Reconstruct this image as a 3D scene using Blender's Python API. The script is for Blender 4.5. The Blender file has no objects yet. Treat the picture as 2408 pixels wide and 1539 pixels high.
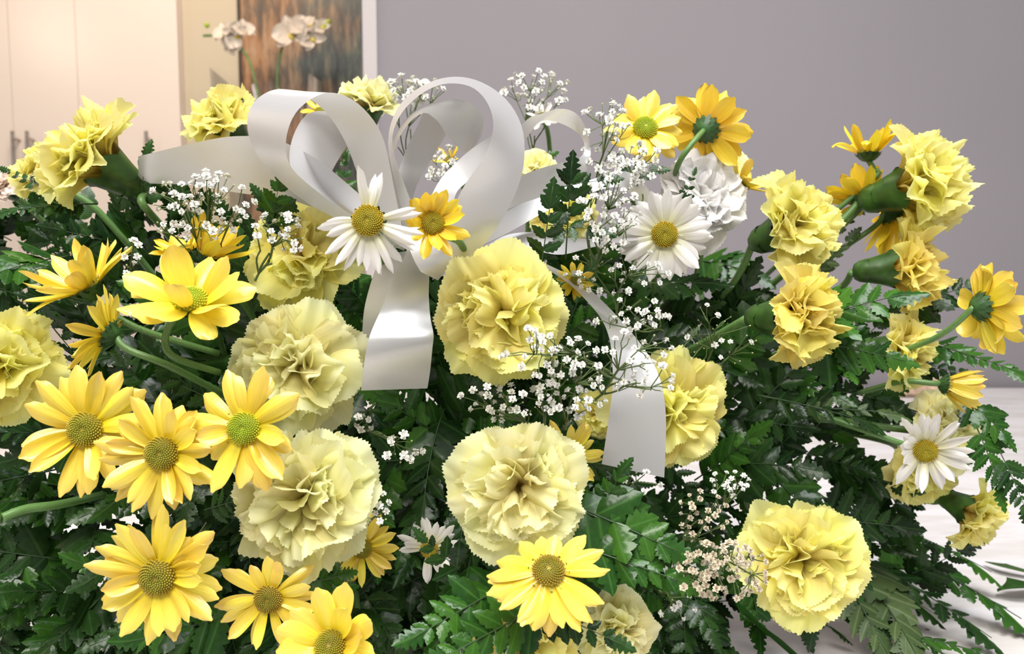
import bpy, math, random
from mathutils import Vector, Matrix, Quaternion, noise

random.seed(7)
SC = bpy.context.scene
COL = SC.collection

# ------------------------------------------------------------------ camera
PW, PH = 2408, 1539
FPX = 1890.0                      # focal length in pixels of the 2408 px frame
CAM_H, PITCH = 0.27, math.radians(5.0)   # table top is z = 0
cam_data = bpy.data.cameras.new('camera')
cam_data.sensor_width = 36.0
cam_data.lens = 36.0 * FPX / PW
cam_data.clip_start = 0.02
cam_data.dof.use_dof = True
cam_data.dof.focus_distance = 0.42
cam_data.dof.aperture_fstop = 13.0
cam = bpy.data.objects.new('camera', cam_data)
COL.objects.link(cam)
cam.location = (0, 0, CAM_H)
cam.rotation_euler = (math.pi / 2 - PITCH, 0, 0)
SC.camera = cam

# ------------------------------------------------------------------ light
w = bpy.data.worlds.new('room_ambient'); SC.world = w
w.use_nodes = True
bg = w.node_tree.nodes['Background']
bg.inputs[0].default_value = (0.95, 0.93, 0.92, 1)
bg.inputs[1].default_value = 0.38


def area(name, loc, target, sx, sy, power, color):
    l = bpy.data.lights.new(name, 'AREA'); l.shape = 'RECTANGLE'
    l.size = sx; l.size_y = sy; l.energy = power; l.color = color
    o = bpy.data.objects.new(name, l); COL.objects.link(o)
    o.location = loc
    o.rotation_euler = (Vector(target) - Vector(loc)).to_track_quat('-Z', 'Y').to_euler()
    return o


area('ceiling_panel_light', (0.35, 0.10, 1.75), (0.35, 0.18, 0), 1.2, 0.6, 34, (0.97, 0.99, 1.0))
area('ceiling_panel_light', (-0.45, -0.75, 1.75), (-0.2, 0.2, 0), 1.2, 0.6, 38, (1.0, 0.96, 0.90))
area('alcove_ceiling_light', (-0.75, 1.55, 1.75), (-1.0, 2.4, 0.6), 0.5, 0.3, 14, (1.0, 0.79, 0.63))
lamp = bpy.data.lights.new('side_lamp', 'POINT'); lamp.energy = 14; lamp.shadow_soft_size = 0.16; lamp.color = (1.0, 0.80, 0.62)
lamp_o = bpy.data.objects.new('side_lamp', lamp); COL.objects.link(lamp_o); lamp_o.location = (-2.56, 0.2, 1.48)
SC.view_settings.view_transform = 'Standard'
SC.view_settings.look = 'None'
SC.view_settings.gamma = 1.0
SC.view_settings.use_curve_mapping = False
SC.view_settings.exposure = 0.05
SC.cycles.adaptive_threshold = 0.05
SC.cycles.max_bounces = 5
SC.cycles.diffuse_bounces = 4
SC.cycles.glossy_bounces = 2
SC.cycles.transmission_bounces = 4

# ------------------------------------------------------------------ helpers
CP, SP = math.cos(PITCH), math.sin(PITCH)


def cdir(x, y, z):
    """direction given as (right, up, towards the camera) -> world"""
    return Vector((x, -z * CP + y * SP, y * CP + z * SP))


def P(px, py, d):
    """point seen at photo pixel (px, py) at depth d metres -> world"""
    v = cdir((px - PW / 2) / FPX * d, (PH / 2 - py) / FPX * d, -d)
    return v + Vector((0, 0, CAM_H))


def on_table(px, py, z=0.0):
    a = P(px, py, 1.0) - Vector((0, 0, CAM_H))
    return Vector((0, 0, CAM_H)) + a * ((z - CAM_H) / a.z)


def at_y(px, py, y):
    a = P(px, py, 1.0) - Vector((0, 0, CAM_H))
    return Vector((0, 0, CAM_H)) + a * (y / a.y)


def mesh(name, verts, faces, m=None, smooth=True, uv=None):
    me = bpy.data.meshes.new(name)
    me.from_pydata([tuple(v) for v in verts], [], faces)
    if smooth:
        me.polygons.foreach_set('use_smooth', [True] * len(me.polygons))
    if uv:
        lay = me.uv_layers.new(name='uv')
        for lp in me.loops:
            lay.data[lp.index].uv = uv[lp.vertex_index]
    if m:
        me.materials.append(m)
    me.update()
    return me


def link(name, data, parent=None, mtx=None, m=None):
    o = bpy.data.objects.new(name, data)
    COL.objects.link(o)
    if parent is not None:
        o.parent = parent
    if mtx is not None:
        o.matrix_basis = mtx
    if m is not None:
        o.material_slots[0].link = 'OBJECT'
        o.material_slots[0].material = m
    return o


def tag(o, label=None, cat=None, group=None, kind=None):
    if label: o['label'] = label
    if cat: o['category'] = cat
    if group: o['group'] = group
    if kind: o['kind'] = kind
    return o


class MB:
    """collects simple solids into one mesh"""
    def __init__(s): s.v = []; s.f = []
    def box(s, lo, hi):
        n = len(s.v)
        for z in (lo[2], hi[2]):
            for x, y in ((lo[0], lo[1]), (hi[0], lo[1]), (hi[0], hi[1]), (lo[0], hi[1])):
                s.v.append((x, y, z))
        s.f += [tuple(n + i for i in q) for q in ((3, 2, 1, 0), (4, 5, 6, 7), (0, 1, 5, 4), (1, 2, 6, 5), (2, 3, 7, 6), (3, 0, 4, 7))]
        return s
    def tube(s, pts, r, sides=6, cap=True):
        pts = [Vector(p) for p in pts]
        rr = r if isinstance(r, (list, tuple)) else [r] * len(pts)
        n0 = len(s.v)
        up = None
        for i, p in enumerate(pts):
            t = (pts[min(i + 1, len(pts) - 1)] - pts[max(i - 1, 0)])
            t = t.normalized() if t.length > 1e-9 else Vector((0, 0, 1))
            if up is None:
                up = t.orthogonal().normalized()
            up = (up - t * up.dot(t))
            up = up.normalized() if up.length > 1e-6 else t.orthogonal().normalized()
            b = t.cross(up)
            for k in range(sides):
                a = 2 * math.pi * k / sides
                s.v.append(p + (up * math.cos(a) + b * math.sin(a)) * rr[i])
        for i in range(len(pts) - 1):
            for k in range(sides):
                a = n0 + i * sides + k; b2 = n0 + i * sides + (k + 1) % sides
                s.f.append((a, b2, b2 + sides, a + sides))
        if cap:
            s.f.append(tuple(n0 + k for k in range(sides))[::-1])
            e = n0 + (len(pts) - 1) * sides
            s.f.append(tuple(e + k for k in range(sides)))
        return s
    def build(s, name, m, parent=None, mtx=None, smooth=False):
        return link(name, mesh(name, s.v, s.f, m, smooth), parent, mtx)


def catmull(pts, n):
    pts = [Vector(p) for p in pts]
    out = []
    m = len(pts) - 1
    for i in range(n + 1):
        x = i / n * m
        k = min(int(x), m - 1); t = x - k
        p0 = pts[max(k - 1, 0)]; p1 = pts[k]; p2 = pts[k + 1]; p3 = pts[min(k + 2, m)]
        out.append(0.5 * ((2 * p1) + (p2 - p0) * t + (2 * p0 - 5 * p1 + 4 * p2 - p3) * t * t + (3 * p1 - p0 - 3 * p2 + p3) * t ** 3))
    return out


def sstep(a, b, x):
    t = max(0.0, min(1.0, (x - a) / (b - a)))
    return t * t * (3 - 2 * t)


def frame(loc, n, spin=0.0, scale=1.0):
    """matrix with local z along n, placed at loc"""
    n = Vector(n).normalized()
    q = n.to_track_quat('Z', 'Y')
    return Matrix.Translation(loc) @ q.to_matrix().to_4x4() @ Matrix.Rotation(spin, 4, 'Z') @ Matrix.Scale(scale, 4)


# ------------------------------------------------------------------ materials
def nodes(name):
    m = bpy.data.materials.new(name); m.use_nodes = True
    nt = m.node_tree
    return m, nt, nt.nodes['Principled BSDF'], nt.nodes['Material Output']


def N(nt, kind, **kw):
    n = nt.nodes.new(kind)
    for k, v in kw.items():
        setattr(n, k, v)
    return n


def ramp(nt, stops, interp='LINEAR'):
    r = N(nt, 'ShaderNodeValToRGB')
    r.color_ramp.interpolation = interp
    e = r.color_ramp.elements
    e[0].position, e[0].color = stops[0][0], (*stops[0][1], 1)
    e[1].position, e[1].color = stops[-1][0], (*stops[-1][1], 1)
    for p, c in stops[1:-1]:
        x = e.new(p); x.color = (*c, 1)
    return r


def plain(name, col, rough=0.5, spec=0.5, metal=0.0, noise_scale=0, noise_amt=0.1, bump=0.0, coat=0.0):
    m, nt, b, out = nodes(name)
    b.inputs['Base Color'].default_value = (*col, 1)
    b.inputs['Roughness'].default_value = rough
    b.inputs['Specular IOR Level'].default_value = spec
    b.inputs['Metallic'].default_value = metal
    b.inputs['Coat Weight'].default_value = coat
    if noise_scale:
        tc = N(nt, 'ShaderNodeTexCoord'); nz = N(nt, 'ShaderNodeTexNoise')
        nz.inputs['Scale'].default_value = noise_scale; nz.inputs['Detail'].default_value = 2
        nt.links.new(tc.outputs['Object'], nz.inputs['Vector'])
        c0 = tuple(max(0, c * (1 - noise_amt)) for c in col); c1 = tuple(min(1, c * (1 + noise_amt)) for c in col)
        r = ramp(nt, [(0.3, c0), (0.7, c1)])
        nt.links.new(nz.outputs['Fac'], r.inputs['Fac']); nt.links.new(r.outputs['Color'], b.inputs['Base Color'])
        if bump:
            bp = N(nt, 'ShaderNodeBump'); bp.inputs['Strength'].default_value = bump; bp.inputs['Distance'].default_value = 0.002
            nt.links.new(nz.outputs['Fac'], bp.inputs['Height']); nt.links.new(bp.outputs['Normal'], b.inputs['Normal'])
    return m


def petal_material(name, root, body, edge, streak=14.0, rough=0.45, trans=0.3, vary=0.06, hue=0.012, gloss=True):
    """petal pigment from root to edge (uv.y), fine veins across (uv.x), a little difference from petal to petal"""
    m, nt, b, out = nodes(name)
    L = nt.links.new
    uv = N(nt, 'ShaderNodeUVMap'); sx = N(nt, 'ShaderNodeSeparateXYZ')
    L(uv.outputs['UV'], sx.inputs[0])
    r = ramp(nt, [(0.12, root), (0.55, body), (1.0, edge)])
    L(sx.outputs['Y'], r.inputs['Fac'])
    nz = N(nt, 'ShaderNodeTexNoise'); nz.inputs['Scale'].default_value = 3.0; nz.inputs['Detail'].default_value = 0
    mp = N(nt, 'ShaderNodeMapping'); mp.inputs['Scale'].default_value = (streak, 0.9, 1)
    L(uv.outputs['UV'], mp.inputs['Vector']); L(mp.outputs['Vector'], nz.inputs['Vector'])
    oi = N(nt, 'ShaderNodeObjectInfo')
    hs = N(nt, 'ShaderNodeHueSaturation')
    mr = N(nt, 'ShaderNodeMapRange'); mr.inputs['To Min'].default_value = 1 - vary; mr.inputs['To Max'].default_value = 1 + vary
    mh = N(nt, 'ShaderNodeMapRange'); mh.inputs['To Min'].default_value = 0.5 - hue; mh.inputs['To Max'].default_value = 0.5 + hue
    ad = N(nt, 'ShaderNodeMath', operation='MULTIPLY_ADD'); ad.inputs[1].default_value = 0.16; ad.inputs[2].default_value = -0.08
    sm = N(nt, 'ShaderNodeMath', operation='ADD')
    L(oi.outputs['Random'], mr.inputs['Value']); L(oi.outputs['Random'], mh.inputs['Value'])
    L(nz.outputs['Fac'], ad.inputs[0]); L(mr.outputs['Result'], sm.inputs[0]); L(ad.outputs[0], sm.inputs[1])
    L(r.outputs['Color'], hs.inputs['Color']); L(sm.outputs[0], hs.inputs['Value']); L(mh.outputs['Result'], hs.inputs['Hue'])
    nt.nodes.remove(b)
    df = N(nt, 'ShaderNodeBsdfDiffuse'); L(hs.outputs['Color'], df.inputs['Color'])
    tr = N(nt, 'ShaderNodeBsdfTranslucent'); L(hs.outputs['Color'], tr.inputs['Color'])
    mx = N(nt, 'ShaderNodeMixShader'); mx.inputs[0].default_value = trans
    L(df.outputs[0], mx.inputs[1]); L(tr.outputs[0], mx.inputs[2])
    if gloss:
        gl = N(nt, 'ShaderNodeBsdfGlossy'); gl.inputs['Roughness'].default_value = rough
        bp = N(nt, 'ShaderNodeBump'); bp.inputs['Strength'].default_value = 0.25; bp.inputs['Distance'].default_value = 0.0006
        L(nz.outputs['Fac'], bp.inputs['Height']); L(bp.outputs['Normal'], gl.inputs['Normal']); L(bp.outputs['Normal'], df.inputs['Normal'])
        m2 = N(nt, 'ShaderNodeMixShader'); m2.inputs[0].default_value = 0.06
        L(mx.outputs[0], m2.inputs[1]); L(gl.outputs[0], m2.inputs[2]); mx = m2
    L(mx.outputs[0], out.inputs['Surface'])
    return m


def leaf_material(name, dark, light, rib, rough=0.32, trans=0.12, coat=0.0):
    m, nt, b, out = nodes(name)
    L = nt.links.new
    uv = N(nt, 'ShaderNodeUVMap'); sx = N(nt, 'ShaderNodeSeparateXYZ'); L(uv.outputs['UV'], sx.inputs[0])
    oi = N(nt, 'ShaderNodeObjectInfo')
    tc = N(nt, 'ShaderNodeTexCoord')
    nz = N(nt, 'ShaderNodeTexNoise'); nz.inputs['Scale'].default_value = 5.0; nz.inputs['Detail'].default_value = 1
    L(tc.outputs['Object'], nz.inputs['Vector'])
    mixf = N(nt, 'ShaderNodeMath', operation='ADD'); mixf.use_clamp = True
    sc = N(nt, 'ShaderNodeMath', operation='MULTIPLY_ADD'); sc.inputs[1].default_value = 0.6; sc.inputs[2].default_value = -0.1
    L(oi.outputs['Random'], sc.inputs[0])
    sn = N(nt, 'ShaderNodeMath', operation='MULTIPLY_ADD'); sn.inputs[1].default_value = 0.7; sn.inputs[2].default_value = -0.15
    L(nz.outputs['Fac'], sn.inputs[0]); L(sc.outputs[0], mixf.inputs[0]); L(sn.outputs[0], mixf.inputs[1])
    r = ramp(nt, [(0.0, dark), (1.0, light)]); L(mixf.outputs[0], r.inputs['Fac'])
    # pale midrib
    ab = N(nt, 'ShaderNodeMath', operation='SUBTRACT'); ab.inputs[1].default_value = 0.5; L(sx.outputs['X'], ab.inputs[0])
    a2 = N(nt, 'ShaderNodeMath', operation='ABSOLUTE'); L(ab.outputs[0], a2.inputs[0])
    rb = N(nt, 'ShaderNodeMapRange'); rb.inputs['From Min'].default_value = 0.06; rb.inputs['From Max'].default_value = 0.0
    rb.inputs['To Max'].default_value = 0.55; L(a2.outputs[0], rb.inputs['Value'])
    mc = N(nt, 'ShaderNodeMix', data_type='RGBA'); L(rb.outputs['Result'], mc.inputs['Factor'])
    L(r.outputs['Color'], mc.inputs['A']); mc.inputs['B'].default_value = (*rib, 1)
    nt.nodes.remove(b)
    df = N(nt, 'ShaderNodeBsdfDiffuse'); L(mc.outputs['Result'], df.inputs['Color'])
    gl = N(nt, 'ShaderNodeBsdfGlossy'); gl.inputs['Roughness'].default_value = rough
    mx = N(nt, 'ShaderNodeMixShader'); mx.inputs[0].default_value = 0.03
    bp = N(nt, 'ShaderNodeBump'); bp.inputs['Strength'].default_value = 0.08; bp.inputs['Distance'].default_value = 0.004
    L(nz.outputs['Fac'], bp.inputs['Height']); L(bp.outputs['Normal'], gl.inputs['Normal'])
    L(df.outputs[0], mx.inputs[1]); L(gl.outputs[0], mx.inputs[2]); L(mx.outputs[0], out.inputs['Surface'])
    return m


M = {}
M['carn'] = petal_material('carnation_yellow', (0.96, 0.72, 0.16), (0.97, 0.87, 0.29), (0.97, 0.96, 0.47), trans=0.52, streak=6, gloss=False)
M['carn_gold'] = petal_material('carnation_golden', (0.96, 0.68, 0.14), (0.97, 0.82, 0.23), (0.97, 0.89, 0.34), trans=0.52, streak=6, gloss=False)
M['carn_cream'] = petal_material('carnation_cream', (0.96, 0.76, 0.26), (0.97, 0.91, 0.46), (0.97, 0.98, 0.68), trans=0.52, streak=6, gloss=False)
M['carn_white'] = petal_material('carnation_white', (0.80, 0.77, 0.62), (0.84, 0.82, 0.80), (0.86, 0.85, 0.86), trans=0.3, hue=0.0, gloss=False)
M['carn_blush'] = petal_material('carnation_blush', (0.88, 0.72, 0.55), (0.92, 0.78, 0.68), (0.93, 0.82, 0.76), trans=0.3, hue=0.0, gloss=False)
M['daisy'] = petal_material('daisy_yellow', (0.86, 0.66, 0.03), (0.94, 0.76, 0.10), (0.95, 0.72, 0.15), streak=3, rough=0.3, trans=0.25)
M['daisy_gold'] = petal_material('daisy_golden', (0.88, 0.58, 0.02), (0.92, 0.68, 0.04), (0.93, 0.68, 0.06), streak=3, rough=0.35, trans=0.3)
M['daisy_white'] = petal_material('daisy_white', (0.78, 0.76, 0.48), (0.83, 0.80, 0.76), (0.85, 0.82, 0.80), streak=5, rough=0.4, trans=0.25, hue=0.0)
M['fern'] = leaf_material('fern_leaf', (0.006, 0.022, 0.006), (0.030, 0.084, 0.014), (0.045, 0.11, 0.03), rough=0.27)
M['fern_bright'] = leaf_material('fern_leaf_bright', (0.012, 0.052, 0.009), (0.052, 0.150, 0.016), (0.07, 0.18, 0.035), rough=0.22)
M['fern_olive'] = leaf_material('fern_leaf_olive', (0.03, 0.065, 0.02), (0.09, 0.135, 0.045), (0.20, 0.25, 0.12), rough=0.45)
M['stem'] = plain('stem_green', (0.11, 0.22, 0.06), 0.4, noise_scale=60, noise_amt=0.3)
M['stem_dark'] = plain('stem_dark', (0.03, 0.07, 0.02), 0.45)
M['stem_breath'] = plain('breath_stem', (0.10, 0.15, 0.045), 0.5)
M['calyx'] = plain('calyx_green', (0.034, 0.088, 0.014), 0.38, noise_scale=3, noise_amt=0.5)
M['bract'] = plain('bract_green', (0.03, 0.09, 0.02), 0.5, noise_scale=6, noise_amt=0.4)
M['floret'] = petal_material('disc_florets', (0.30, 0.30, 0.015), (0.42, 0.34, 0.02), (0.50, 0.34, 0.03), rough=0.6, trans=0.1, vary=0.1)
M['floret_green'] = petal_material('disc_florets_green', (0.40, 0.52, 0.02), (0.52, 0.55, 0.02), (0.60, 0.55, 0.03), rough=0.55, trans=0.1, vary=0.05)
M['floret_gold'] = petal_material('disc_florets_gold', (0.46, 0.42, 0.02), (0.56, 0.44, 0.015), (0.58, 0.40, 0.02), rough=0.6, trans=0.1, vary=0.05)
M['breath'] = plain('breath_blossom', (0.86, 0.85, 0.80), 0.6, noise_scale=200, noise_amt=0.12)
M['breath_dry'] = plain('breath_blossom_dry', (0.66, 0.58, 0.44), 0.7, noise_scale=200, noise_amt=0.25)
M['bud'] = plain('breath_bud', (0.50, 0.55, 0.28), 0.6)
M['foam'] = plain('floral_foam', (0.012, 0.03, 0.014), 0.95, spec=0.1, noise_scale=80, noise_amt=0.5, bump=0.5)
# ------------------------------------------------------------------ setting
def wall_material(name, col, amt=0.04, rough=0.6):
    return plain(name, col, rough, 0.3, noise_scale=1.5, noise_amt=amt, bump=0.05)


M['lavender'] = wall_material('lavender_paint', (0.268, 0.246, 0.262))
M['beige'] = wall_material('beige_paint', (0.56, 0.49, 0.36))
M['trim'] = plain('trim_white', (0.52, 0.47, 0.47), 0.5)
M['cabinet'] = plain('cabinet_gloss_white', (0.80, 0.70, 0.62), 0.22, 0.45, noise_scale=1, noise_amt=0.02)
M['steel'] = plain('brushed_steel', (0.45, 0.40, 0.36), 0.35, 0.5, metal=1.0, noise_scale=90, noise_amt=0.2)
M['floor'] = plain('grey_floor', (0.22, 0.20, 0.18), 0.5, noise_scale=3, noise_amt=0.2)
M['dark_wood'] = plain('dark_frame', (0.05, 0.035, 0.025), 0.4, noise_scale=20, noise_amt=0.4)


def table_material():
    m, nt, b, out = nodes('worn_white_laminate')
    L = nt.links.new
    tc = N(nt, 'ShaderNodeTexCoord')
    mp = N(nt, 'ShaderNodeMapping'); mp.inputs['Scale'].default_value = (3.0, 14.0, 1); mp.inputs['Rotation'].default_value = (0, 0, 0.15)
    L(tc.outputs['Object'], mp.inputs['Vector'])
    nz = N(nt, 'ShaderNodeTexNoise'); nz.inputs['Scale'].default_value = 2.2; nz.inputs['Detail'].default_value = 6; nz.inputs['Roughness'].default_value = 0.65
    L(mp.outputs['Vector'], nz.inputs['Vector'])
    r = ramp(nt, [(0.40, (0.66, 0.62, 0.60)), (0.56, (0.76, 0.73, 0.74)), (0.8, (0.80, 0.77, 0.79))])
    L(nz.outputs['Fac'], r.inputs['Fac'])
    sp = N(nt, 'ShaderNodeTexVoronoi'); sp.inputs['Scale'].default_value = 26.0; L(tc.outputs['Object'], sp.inputs['Vector'])
    dot = N(nt, 'ShaderNodeMapRange'); dot.inputs['From Min'].default_value = 0.035; dot.inputs['From Max'].default_value = 0.06
    L(sp.outputs['Distance'], dot.inputs['Value'])
    mx = N(nt, 'ShaderNodeMix', data_type='RGBA'); L(dot.outputs['Result'], mx.inputs['Factor'])
    mx.inputs['A'].default_value = (0.12, 0.10, 0.09, 1); L(r.outputs['Color'], mx.inputs['B'])
    L(mx.outputs['Result'], b.inputs['Base Color'])
    b.inputs['Roughness'].default_value = 0.35
    return m


def painting_material():
    m, nt, b, out = nodes('abstract_canvas')
    L = nt.links.new
    tc = N(nt, 'ShaderNodeTexCoord')
    mp = N(nt, 'ShaderNodeMapping'); mp.inputs['Scale'].default_value = (13.0, 1.0, 2.4)
    L(tc.outputs['Object'], mp.inputs['Vector'])
    nz = N(nt, 'ShaderNodeTexNoise'); nz.inputs['Scale'].default_value = 2.1; nz.inputs['Detail'].default_value = 7; nz.inputs['Roughness'].default_value = 0.68
    L(mp.outputs['Vector'], nz.inputs['Vector'])
    n2 = N(nt, 'ShaderNodeTexNoise'); n2.inputs['Scale'].default_value = 5.5; n2.inputs['Detail'].default_value = 3
    L(tc.outputs['Object'], n2.inputs['Vector'])
    sx = N(nt, 'ShaderNodeSeparateXYZ'); L(tc.outputs['Object'], sx.inputs[0])
    warm = ramp(nt, [(0.34, (0.03, 0.018, 0.012)), (0.46, (0.14, 0.07, 0.03)), (0.55, (0.36, 0.18, 0.075)), (0.68, (0.42, 0.31, 0.19))])
    cool = ramp(nt, [(0.34, (0.012, 0.016, 0.02)), (0.47, (0.04, 0.055, 0.055)), (0.56, (0.11, 0.12, 0.09)), (0.66, (0.36, 0.2, 0.1))])
    L(nz.outputs['Fac'], warm.inputs['Fac']); L(nz.outputs['Fac'], cool.inputs['Fac'])
    side = N(nt, 'ShaderNodeMath', operation='MULTIPLY_ADD'); side.inputs[1].default_value = 2.2; side.inputs[2].default_value = -0.60
    L(sx.outputs['X'], side.inputs[0])
    s2 = N(nt, 'ShaderNodeMath', operation='MULTIPLY_ADD'); s2.inputs[1].default_value = 1.6
    L(n2.outputs['Fac'], s2.inputs[0]); L(side.outputs[0], s2.inputs[2])
    s3 = N(nt, 'ShaderNodeMapRange'); s3.inputs['From Min'].default_value = 0.35; s3.inputs['From Max'].default_value = 0.9
    L(s2.outputs[0], s3.inputs['Value'])
    mx = N(nt, 'ShaderNodeMix', data_type='RGBA'); L(s3.outputs['Result'], mx.inputs['Factor'])
    L(warm.outputs['Color'], mx.inputs['A']); L(cool.outputs['Color'], mx.inputs['B'])
    # a paler hazy band high on the canvas
    hz = N(nt, 'ShaderNodeMapRange'); hz.inputs['From Min'].default_value = 0.72; hz.inputs['From Max'].default_value = 1.0; hz.inputs['To Max'].default_value = 0.45
    hn = N(nt, 'ShaderNodeMath', operation='MULTIPLY_ADD'); hn.inputs[1].default_value = 0.35; L(n2.outputs['Fac'], hn.inputs[0]); L(sx.outputs['Z'], hn.inputs[2])
    L(hn.outputs[0], hz.inputs['Value'])
    m2 = N(nt, 'ShaderNodeMix', data_type='RGBA'); L(hz.outputs['Result'], m2.inputs['Factor'])
    L(mx.outputs['Result'], m2.inputs['A']); m2.inputs['B'].default_value = (0.27, 0.22, 0.15, 1)
    L(m2.outputs['Result'], b.inputs['Base Color'])
    b.inputs['Roughness'].default_value = 0.5
    bp = N(nt, 'ShaderNodeBump'); bp.inputs['Strength'].default_value = 0.3; bp.inputs['Distance'].default_value = 0.004
    L(nz.outputs['Fac'], bp.inputs['Height']); L(bp.outputs['Normal'], b.inputs['Normal'])
    return m


WY = 1.66                                                # lavender wall plane
AY = 2.46                                                # alcove wall plane
CY = 2.42                                                # cabinet front
xr0 = at_y(420, 150, CY).x
x_end = at_y(887, 90, WY).x
x_trim = at_y(854, 90, WY).x
tag(MB().box((x_end, WY, -0.75), (3.2, WY + 0.09, 1.9)).build('wall_back', M['lavender']), 'smooth lavender grey wall behind the flowers', kind='structure')
tag(MB().box((x_trim, WY - 0.006, -0.75), (x_end, WY + 0.096, 1.9)).build('trim_1', M['trim']), 'narrow white trim at the end of the lavender wall', kind='structure')
tag(MB().box((xr0, AY, -0.75), (1.2, AY + 0.08, 1.9)).build('wall_alcove', M['beige']), 'beige wall of the alcove behind the painting', kind='structure')
tag(MB().box((-3.2, -2.5, -0.80), (3.2, 2.7, -0.75)).build('floor', M['floor']), 'grey floor under the work table', kind='structure')

tag(MB().box((-3.2, -2.5, -0.75), (-3.12, AY + 0.08, 1.9)).build('wall_left', M['beige']), 'beige side wall left of the cabinet', kind='structure')

# work table
t = tag(link('work_table', None), 'white worn laminate work table under the flower spray', 'table')
t.location = (0, 0.85, -0.75)
MB().box((-2.2, -0.78, 0.72), (2.2, 0.79, 0.75)).build('tabletop', table_material(), t)
for sx_ in (-2.1, 2.1):
    for sy_ in (-0.70, 0.72):
        MB().box((sx_ - 0.025, sy_ - 0.025, 0), (sx_ + 0.025, sy_ + 0.025, 0.72)).build('leg', M['trim'], t)

# tall cabinet
xr = at_y(420, 150, CY).x
t = tag(link('tall_cabinet', None), 'tall glossy cream white cabinet with bar handles on the left', 'cabinet')
t.location = (0, 0, -0.75)
MB().box((-3.11, CY + 0.02, 0), (xr, AY + 0.02, 2.5)).build('body', M['cabinet'], t)
seams = [-3.11, at_y(24, 150, CY).x, at_y(181, 150, CY).x, xr]
seams = [-3.11, seams[1], seams[2], xr]
hxs = {0: None}
bx_ = [(at_y(33, 345, CY - 0.03).x, 0), (at_y(67, 345, CY - 0.03).x, 1), (at_y(346, 345, CY - 0.03).x, 2)]
ztop = at_y(40, 309, CY - 0.03).z + 0.75
for i in range(3):
    d = MB().box((seams[i] + 0.0008, CY, 0.08), (seams[i + 1] - 0.0008, CY + 0.018, 2.45)).build('door', M['cabinet'], t)
    hx = bx_[i][0]
    b = MB().tube([(hx, CY - 0.034, ztop - 0.17), (hx, CY - 0.034, ztop)], 0.0055, 10)
    for hz_ in (ztop - 0.148, ztop - 0.022):
        b.tube([(hx, CY - 0.034, hz_), (hx, CY + 0.001, hz_)], 0.004, 8)
    b.build('handle', M['steel'], d, smooth=False)

# painting on the alcove wall
px0 = at_y(560, 120, AY - 0.03).x
px1 = px0 + 0.78
zb = 0.36
t = tag(link('painting', None), 'abstract brown and charcoal painting on the alcove wall', 'painting')
t.location = (px0, AY - 0.0305, zb)
MB().box((0.008, 0.006, 0.008), (px1 - px0 - 0.008, 0.024, 1.042)).build('canvas', painting_material(), t)
f = MB()
f.box((0, 0, 0), (0.008, 0.03, 1.05)).box((px1 - px0 - 0.008, 0, 0), (px1 - px0, 0.03, 1.05))
f.box((0.008, 0, 0), (px1 - px0 - 0.008, 0.03, 0.008)).box((0.008, 0, 1.042), (px1 - px0 - 0.008, 0.03, 1.05))
f.build('frame', M['dark_wood'], t)

# orchid in a clear wrap in front of the painting
M['orchid'] = plain('orchid_petal', (0.62, 0.54, 0.45), 0.5, noise_scale=40, noise_amt=0.06)
M['orchid_lip'] = plain('orchid_lip', (0.72, 0.60, 0.10), 0.5)
OY = 2.18
orc = tag(link('potted_orchid', None), 'white orchid with arching stems before the painting', 'plant')
obase = at_y(640, 420, OY); obase.z = 0.15
orc.location = obase


def oloc(px, py, y=OY):
    return at_y(px, py, y) - obase


def orchid_petal_mesh(wd):
    v, fa = [], []
    for j in range(7):
        t_ = j / 6
        wdt = wd * math.sin(math.pi * min(1, 0.12 + 0.82 * t_)) ** 0.8
        for i in range(5):
            u = i / 2 - 1
            v.append((u * wdt, t_, 0.12 * u * u + 0.15 * math.sin(t_ * 2.5)))
    for j in range(6):
        for i in range(4):
            a = j * 5 + i
            fa.append((a, a + 1, a + 6, a + 5))
    return mesh('orchid_petal', v, fa, M['orchid'])


OP = [orchid_petal_mesh(0.55), orchid_petal_mesh(0.34)]
lipm = mesh('orchid_lip', *(lambda s: (s.v, s.f))(MB().tube([(0, 0, 0.05), (0, -0.1, 0.25), (0, -0.3, 0.32)], [0.12, 0.16, 0.05], 8)), M['orchid_lip'])


def orchid_flower(px, py, size_px, n, spin, y=OY):
    r = size_px * y / FPX / 2
    fl = link('blossom', None, orc, frame(oloc(px, py, y), cdir(*n), spin, r))
    for k, a in enumerate((90, 210, 330, 10, 170)):
        link('petal', OP[1 if k < 3 else 0], fl, Matrix.Rotation(math.radians(a - 90), 4, 'Z') @ Matrix.Translation((0, 0, 0.02 * k)) @ Matrix.Rotation(math.radians(12), 4, 'X'))
    link('lip', lipm, fl)


for a in ((532, 82, 60, (-0.3, 0.3, 0.8), 0.4), (556, 86, 66, (0.2, -0.2, 0.9), 1.2), (546, 104, 50, (-0.5, -0.5, 0.7), 2.0), (572, 74, 54, (0.4, 0.2, 0.8), 0.1),
          (686, 84, 88, (0.1, 0.0, 1), 0.3), (700, 66, 60, (0.3, 0.2, 0.8), 1.0), (733, 92, 66, (0.3, -0.1, 0.9), 0.6), (730, 64, 48, (-0.2, 0.3, 0.9), 1.6), (756, 66, 44, (0.3, 0.1, 0.9), 0.8)):
    orchid_flower(*a)
for path in ([(640, 420), (622, 300), (600, 190), (578, 128), (540, 92), (500, 84), (478, 84)], [(645, 420), (655, 300), (652, 180), (664, 110), (690, 78), (730, 70), (772, 60)]):
    MB().tube(catmull([oloc(*p) for p in path], 20), 0.0035, 6).build('stem', M['stem'], orc, smooth=True)
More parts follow.
